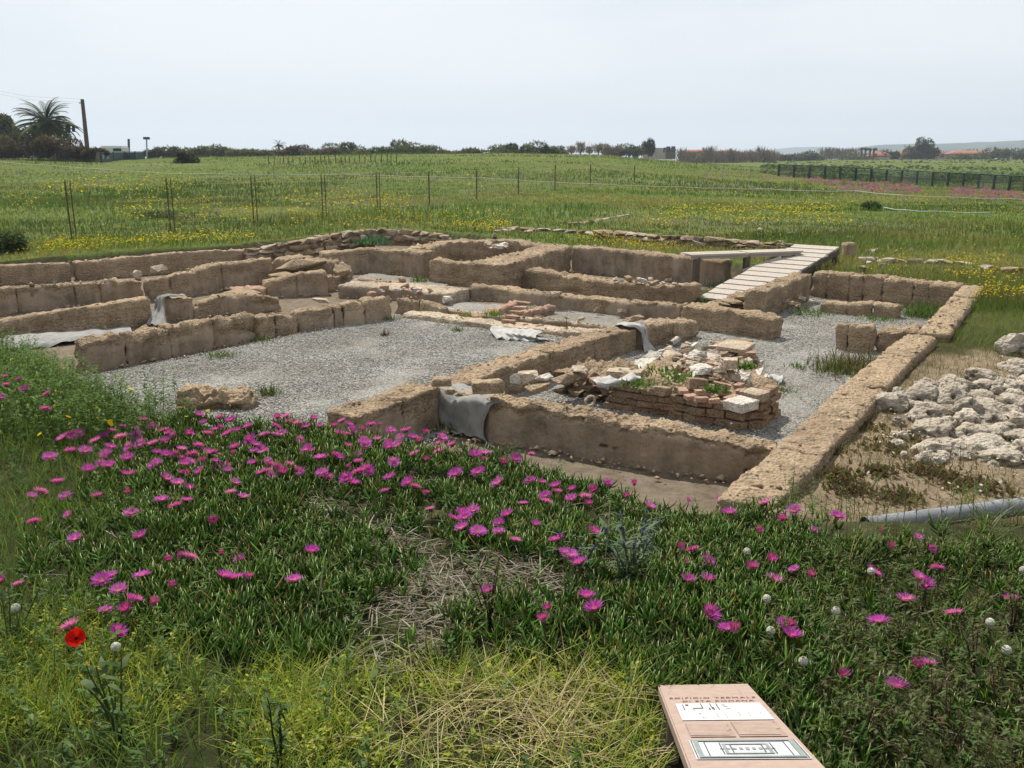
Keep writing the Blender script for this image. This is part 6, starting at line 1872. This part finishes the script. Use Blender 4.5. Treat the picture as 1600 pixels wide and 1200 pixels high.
for i, (px, y0, y1) in enumerate([(201, 217, 238), (229, 216, 240)]):
    t = thing('lamp_post', ['thin dark post beyond the white camper', 'lamp post with small square head past the green fence'][i], 'lamp post', at(px, y1, 130))
    tp = at(px, y0, 130) - np.array(t.location)
    tube('mast', [(0, 0, -.5), tuple(tp)], .10 if i else .16, M['wire'] if i else M['wood_dark'], t, 6)
    if i: put(BRICKS[1], 'lamp_head', tuple(tp), (.8, .4, .35), (0, 0, 0), 'dark_green', t)
def vehicle(label, px, yb, w_px, h_px, y, name='camper_van'):
    s = y / FPX
    p = at(px, yb, y)
    t = thing(name, label, 'camper van', p)
    w, h = w_px * s, h_px * s
    bm = bmesh.new(); bmesh.ops.create_cube(bm, size=1)
    for v in bm.verts:
        v.co = Vector((v.co.x * w, v.co.y * 2.1, (v.co.z + .5) * h + .3))
        if v.co.z > h * .7 and v.co.x < 0: v.co.x += w * .12
    bmesh.ops.bevel(bm, geom=list(bm.edges), offset=.18, segments=3, affect='EDGES')
    me = bpy.data.meshes.new('body'); bm.to_mesh(me); bm.free(); me.materials.append(M['white_paint']); link('body', me, t)
    for wx in (-.3, .3): put(BRICKS[0], 'window', (wx * w, -1.06, .3 + h * .66), (w * .3, .04, h * .24), (0, 0, 0), 'glass_dark', t)
    for wx in (-.32, .32):
        o = tube('wheel', [(wx * w, -1.05, .32), (wx * w, -.8, .32)], .34, M['rust'], t, 14, True)
vehicle('white camper van roof showing over the green fence', 178, 250, 40, 17, 116)
vehicle('small white van far away between bushes and lamp post', 264, 246, 14, 8, 170, 'parked_van')
vehicle('second small white van behind the two lobed bush', 300, 244, 16, 7, 172, 'parked_van')

# ------------------------------------------------------------------ the horizon
SC = [(.045, .065, .03), (.065, .085, .038), (.08, .085, .045)]
hor = [(245, 22, 12), (275, 26, 14), (312, 28, 13), (346, 40, 15), (378, 44, 14), (405, 40, 10), (437, 34, 8), (465, 38, 13), (500, 36, 13), (524, 40, 19), (552, 40, 14), (585, 46, 17), (618, 46, 17), (652, 46, 16), (674, 30, 10), (712, 36, 11), (735, 24, 8), (775, 40, 15), (808, 44, 17), (840, 44, 16), (864, 30, 11)]
for i, (px, w, h) in enumerate(hor):
    brown = 437 <= px <= 500
    shrub_px('low brown scrub bush on the meadow skyline' if brown else ('dark pine bush on the skyline between lamp post and palm tuft' if px < 430 else ('dark pine bush on the long skyline clump behind the slope' if px < 700 else 'dark pine bush on the separate right skyline clump')), px, 247, w * 1.6, h * 1.15 + 6, 150 + (i * 7) % 11, 3000, BRN if brown else SC, 4.2, 40 + i,
             'scrub_bush' if brown else 'pine_bush', 'bush', 'brown skyline scrub' if brown else ('skyline bushes left' if px < 430 else ('skyline bushes middle' if px < 700 else 'skyline bushes right')))
pb = at(436, 238, 160); palm('tiny palm tuft on the skyline scrub', pb, 1.2, 1.5, 20, [(.04, .055, .03)], 9, .2)
pb = at(983, 243, 230); palm('small palm at the foot of the slope beside white wall', pb, 1.6, 2.0, 18, [(.04, .055, .035)], 10, .25)
def bare_tree(label, px, yb, h_px, w_px, y, seed, col=(.13, .105, .095), group=None):
    s = y / FPX
    p = at(px, yb, y)
    t = thing('bare_tree', label, 'tree', p, 0, group)
    gg = np.random.default_rng(seed)
    H, W = h_px * s, w_px * s
    tube('trunk', [(0, 0, -1), (0, 0, H * .4), (.05, 0, H * .75)], [.16, .12, .06], M['bark'], t, 6)
    n = 260
    b = np.stack([gg.normal(0, W * .16, n), gg.normal(0, W * .16, n), gg.uniform(.05, .7, n) * H], -1)
    az_ = np.arctan2(b[:, 1], b[:, 0]) + gg.normal(0, .6, n)
    V, F, C = ribbons(b, az_, gg.uniform(.2, .45, n) * H, .9 * s, gg.uniform(.6, 1.4, n), gg.uniform(.8, 1.5, n), 2, pal([col, tuple(c * 1.2 for c in col)], n, .2), 3)
    mk('branches', V, F, M['straw'], t, col=C)
gg_ = random.Random(8)
for i in range(6):
    bare_tree('leafless grey tree on the crest right of the skyline pines', 893 + i * 14, 241, gg_.uniform(12, 20), 24, 190 + i, 60 + i, group='bare trees on the crest')
for i in range(22):
    bare_tree('leafless grey tree of the thicket in front of the pale houses', 1062 + i * 7 + gg_.uniform(-2, 2), 256 + gg_.uniform(-2, 3), gg_.uniform(18, 27), 26, 260 + gg_.uniform(-20, 30), 70 + i, (.12, .10, .095), 'bare trees by the pale houses')
for i in range(12):
    bare_tree('leafless grey tree before the red roofed houses', 1288 + i * 7 + gg_.uniform(-3, 3) if i < 7 else 1382 + (i - 7) * 44, 250, gg_.uniform(14, 20), 28, 390 + gg_.uniform(-10, 20), 95 + i, (.10, .09, .085), 'bare trees by the red roofs')
for i, (px, w, h) in enumerate([(1396, 14, 12), (1428, 24, 22), (1440, 26, 21), (1452, 24, 21), (1240, 40, 10), (1270, 44, 12), (1550, 44, 12), (1585, 44, 14), (1500, 40, 8), (1340, 60, 8), (1015, 18, 20), (960, 44, 10), (985, 40, 9)]):
    shrub_px('dark leafy tree standing among the red roofed houses' if px > 1200 else 'dark leafy tree at the foot of the crest by the white wall', px, 252 if px > 1200 else 243, w * 1.3, h * 1.6, 340 if px > 1200 else 225, 1800, SC, 4.0, 120 + i, 'leafy_tree', 'tree', 'trees among the red roofs' if px > 1200 else 'trees at the foot of the crest')
for i, px in enumerate([1345, 1351, 1358, 1364]):
    p = at(px, 252, 330); s = 330 / FPX
    t = thing('columnar_palm', 'bare columnar palm in the row of four by the clay roof', 'palm tree', p, 0, 'row of columnar palms')
    tube('trunk', [(0, 0, -1), (0, 0, 19 * s)], [.42, .36], M['bark'], t, 8)
    V, F, C = leaf_cloud(160, (3.4 * s, 3.4 * s, 2.6 * s), SC, 2.4 * s, 160 + i); V[:, 2] += 16.5 * s
    mk('crown', V, F, M['leaf'], t, col=C)

def house(label, px, yb, w_px, h_px, roof_px, y, seed, mat='render_wall', name='house', flat_roof=False):
    s = y / FPX
    p = at(px, yb, y)
    t = thing(name, label, 'house', p)
    w, h, rh = w_px * s, h_px * s, roof_px * s
    dpt = w * .5
    bm = bmesh.new(); bmesh.ops.create_cube(bm, size=1)
    for v in bm.verts: v.co = Vector((v.co.x * w, v.co.y * dpt, (v.co.z + .5) * (h + 1) - 1))
    me = bpy.data.meshes.new('wall'); bm.to_mesh(me); bm.free(); me.materials.append(M[mat]); wl_ = link('wall', me, t)
    o_ = .06
    if flat_roof:
        put(BOARDS[1], 'roof', (0, 0, h + .15), (w * 1.04, dpt * 1.04, .4), (0, 0, 0), mat, t)
    else:
        a, b, c_ = w * (.5 + o_), dpt * (.5 + o_), w * .28
        V = [(-a, -b, h), (a, -b, h), (a, b, h), (-a, b, h), (-c_, 0, h + rh), (c_, 0, h + rh), (-a, -b, h - .25), (a, -b, h - .25), (a, b, h - .25), (-a, b, h - .25)]
        rf_ = mk('roof', V, [np.array([(0, 1, 5, 4), (2, 3, 4, 5), (0, 6, 7, 1), (1, 7, 8, 2), (2, 8, 9, 3), (3, 9, 6, 0), (9, 8, 7, 6)]), np.array([(1, 2, 5), (3, 0, 4)])], M['roof'], t)
        put(BRICKS[2], 'chimney', (w * .15, 0, h + rh), (.7, .7, 1.2), (0, 0, 0), mat, rf_)
    gg = random.Random(seed)
    nwin = max(2, int(w / 3.2))
    for fl_n in range(1 if h < 4.5 else 2):
        for k in range(nwin):
            x = (k + .5) / nwin * w - w / 2
            wd = put(BRICKS[k % 5], 'window', (x, -dpt / 2 - .03, 1.4 + fl_n * 2.8), (1.0, .12, 1.3), (0, 0, 0), 'glass_dark', t)
    return t
house('low house with a hipped clay roof beside the columnar palms', 1372, 249, 30, 5, 6, 335, 1)
house('wide house with two clay roofs behind dark pines', 1418, 250, 38, 7, 7, 350, 2)
house('clay roofed house wing beside the dark pines', 1462, 249, 26, 6, 6, 345, 3)
house('long terrace with a straight clay roof', 1514, 249, 66, 8, 5, 370, 4)
house('small white shed near the long terrace', 1562, 253, 13, 4, 0, 320, 5, 'white_paint', 'shed', True)
house('little pinkish shed with clay roof right of the white shed', 1577, 253, 16, 3, 2, 322, 6)
house('long pale flat roofed house on the slope end', 1026, 243, 44, 9, 0, 250, 7, 'render_wall', 'house', True)
house('pale house half hidden by leafless trees', 1090, 252, 52, 14, 3, 300, 8)
house('pale beige house behind the middle of the leafless thicket', 1135, 254, 34, 15, 3, 305, 9)
house('bright white small wall building beside the small palm', 993, 243, 9, 4, 0, 226, 10, 'white_paint', 'shed', True)
house('dark square hut beside the long pale house', 1047, 242, 15, 6, 0, 230, 11, 'screen', 'hut', True)

# hills
def hill_mat():
    m, nt, out = new_mat('wooded_hill')
    pos = geo_pos(nt)
    r = ramp(nt, noise(nt, .012, 7, .7, pos).outputs['Fac'], [(.35, (.018, .03, .026)), (.5, (.03, .05, .038)), (.65, (.07, .085, .055))])
    principled(nt, out, r.outputs['Color'], 1.0, bump(nt, noise(nt, .08, 6, .7, pos).outputs['Fac'], 1, 3), .0)
    return m
M['hill'] = hill_mat()
def hill(label, y, depth, prof, seed):
    px = np.arange(prof[0][0], prof[-1][0] + 1, 4.0)
    top = np.interp(px, [p[0] for p in prof], [p[1] for p in prof])
    X = (px - 800) / FPX * y * 1.03
    zt_ = CAMH + np.array([(ray(800, t_)[2] / ray(800, t_)[1]) for t_ in top]) * y
    zt_ = np.maximum(zt_ + fbm2(X, X * 0 + seed, 1 / 90, 4, seed) * y * .0011, -2)
    rows = np.linspace(-1, 1, 15)
    V = []
    for r_ in rows:
        sh = np.cos(r_ * PI / 2) ** .8
        V.append(np.stack([X, np.full_like(X, y + r_ * depth), -3 + (zt_ + 3) * sh + fbm2(X, X * 0 + r_ * 9, 1 / 60, 3, seed + 1) * 2.0 * sh * (abs(r_) > .05)], -1))
    V = np.array(V); i = np.arange(V.shape[0] * V.shape[1]).reshape(V.shape[:2])
    o = mk('hill', V.reshape(-1, 3), np.stack([i[:-1, :-1], i[:-1, 1:], i[1:, 1:], i[1:, :-1]], -1).reshape(-1, 4), M['hill'], smooth=True)
    tag(o, label, kind='structure')
hill('hazy wooded ridge rising beyond the red roofs', 2300, 500, [(1080, 250), (1180, 246), (1300, 238), (1345, 226), (1365, 225), (1430, 226), (1480, 224), (1540, 222), (1560, 218), (1600, 216), (1700, 214), (1850, 225), (1950, 250)], 3)
hill('faint low ridge far beyond the leafless thicket', 3600, 600, [(1000, 250), (1150, 244), (1205, 230), (1240, 229), (1290, 234), (1340, 233), (1450, 240), (1600, 250)], 5)
# scrubby green land beyond the right fence
def scrub_d():
    sp = field_pts(26000, 75, 360)
    px, py = proj(sp[:, 0], sp[:, 1], sp[:, 2])
    return sp[(px > 1190) & (polydist(px, py, [(1190, 268), (1216, 272), (1640, 300), (1640, 246), (1190, 246)]) > -3)]
sp = scrub_d(); m = len(sp)
a0 = rng.uniform(.2, 1.4, m)
clump = patch(sp[:, 0], sp[:, 1], .05, 91, -.2, .4)
V, F, C = ribbons(sp, rng.uniform(0, 6.28, m), (.15 + .45 * clump) * rng.uniform(.5, 1.2, m), .006 * sp[:, 1] * rng.uniform(.5, 1.2, m), a0, a0 - .4, 2, pal([(.05, .085, .03), (.07, .10, .045), (.04, .06, .03)], m, .25))
tag(mk('scrubland', V, F, M['leaf'], col=C), 'rough green scrub beyond the dark mesh fence', 'scrub', kind='stuff')

# ------------------------------------------------------------------ air
bm = bmesh.new(); bmesh.ops.create_cube(bm, size=1)
for v in bm.verts: v.co = Vector((v.co.x * 13000, v.co.y * 13000, -6 if v.co.z < 0 else 190))
me = bpy.data.meshes.new('haze'); bm.to_mesh(me); bm.free()
m, nt, out = new_mat('thin_air')
vol = N(nt, 'ShaderNodeVolumePrincipled')
vol.inputs['Color'].default_value = (.78, .88, 1.0, 1)
vol.inputs['Density'].default_value = .00034
vol.inputs['Anisotropy'].default_value = .2
nt.links.new(vol.outputs[0], out.inputs['Volume'])
me.materials.append(m)
tag(link('haze', me), 'thin pale haze in the air', 'haze', kind='stuff')
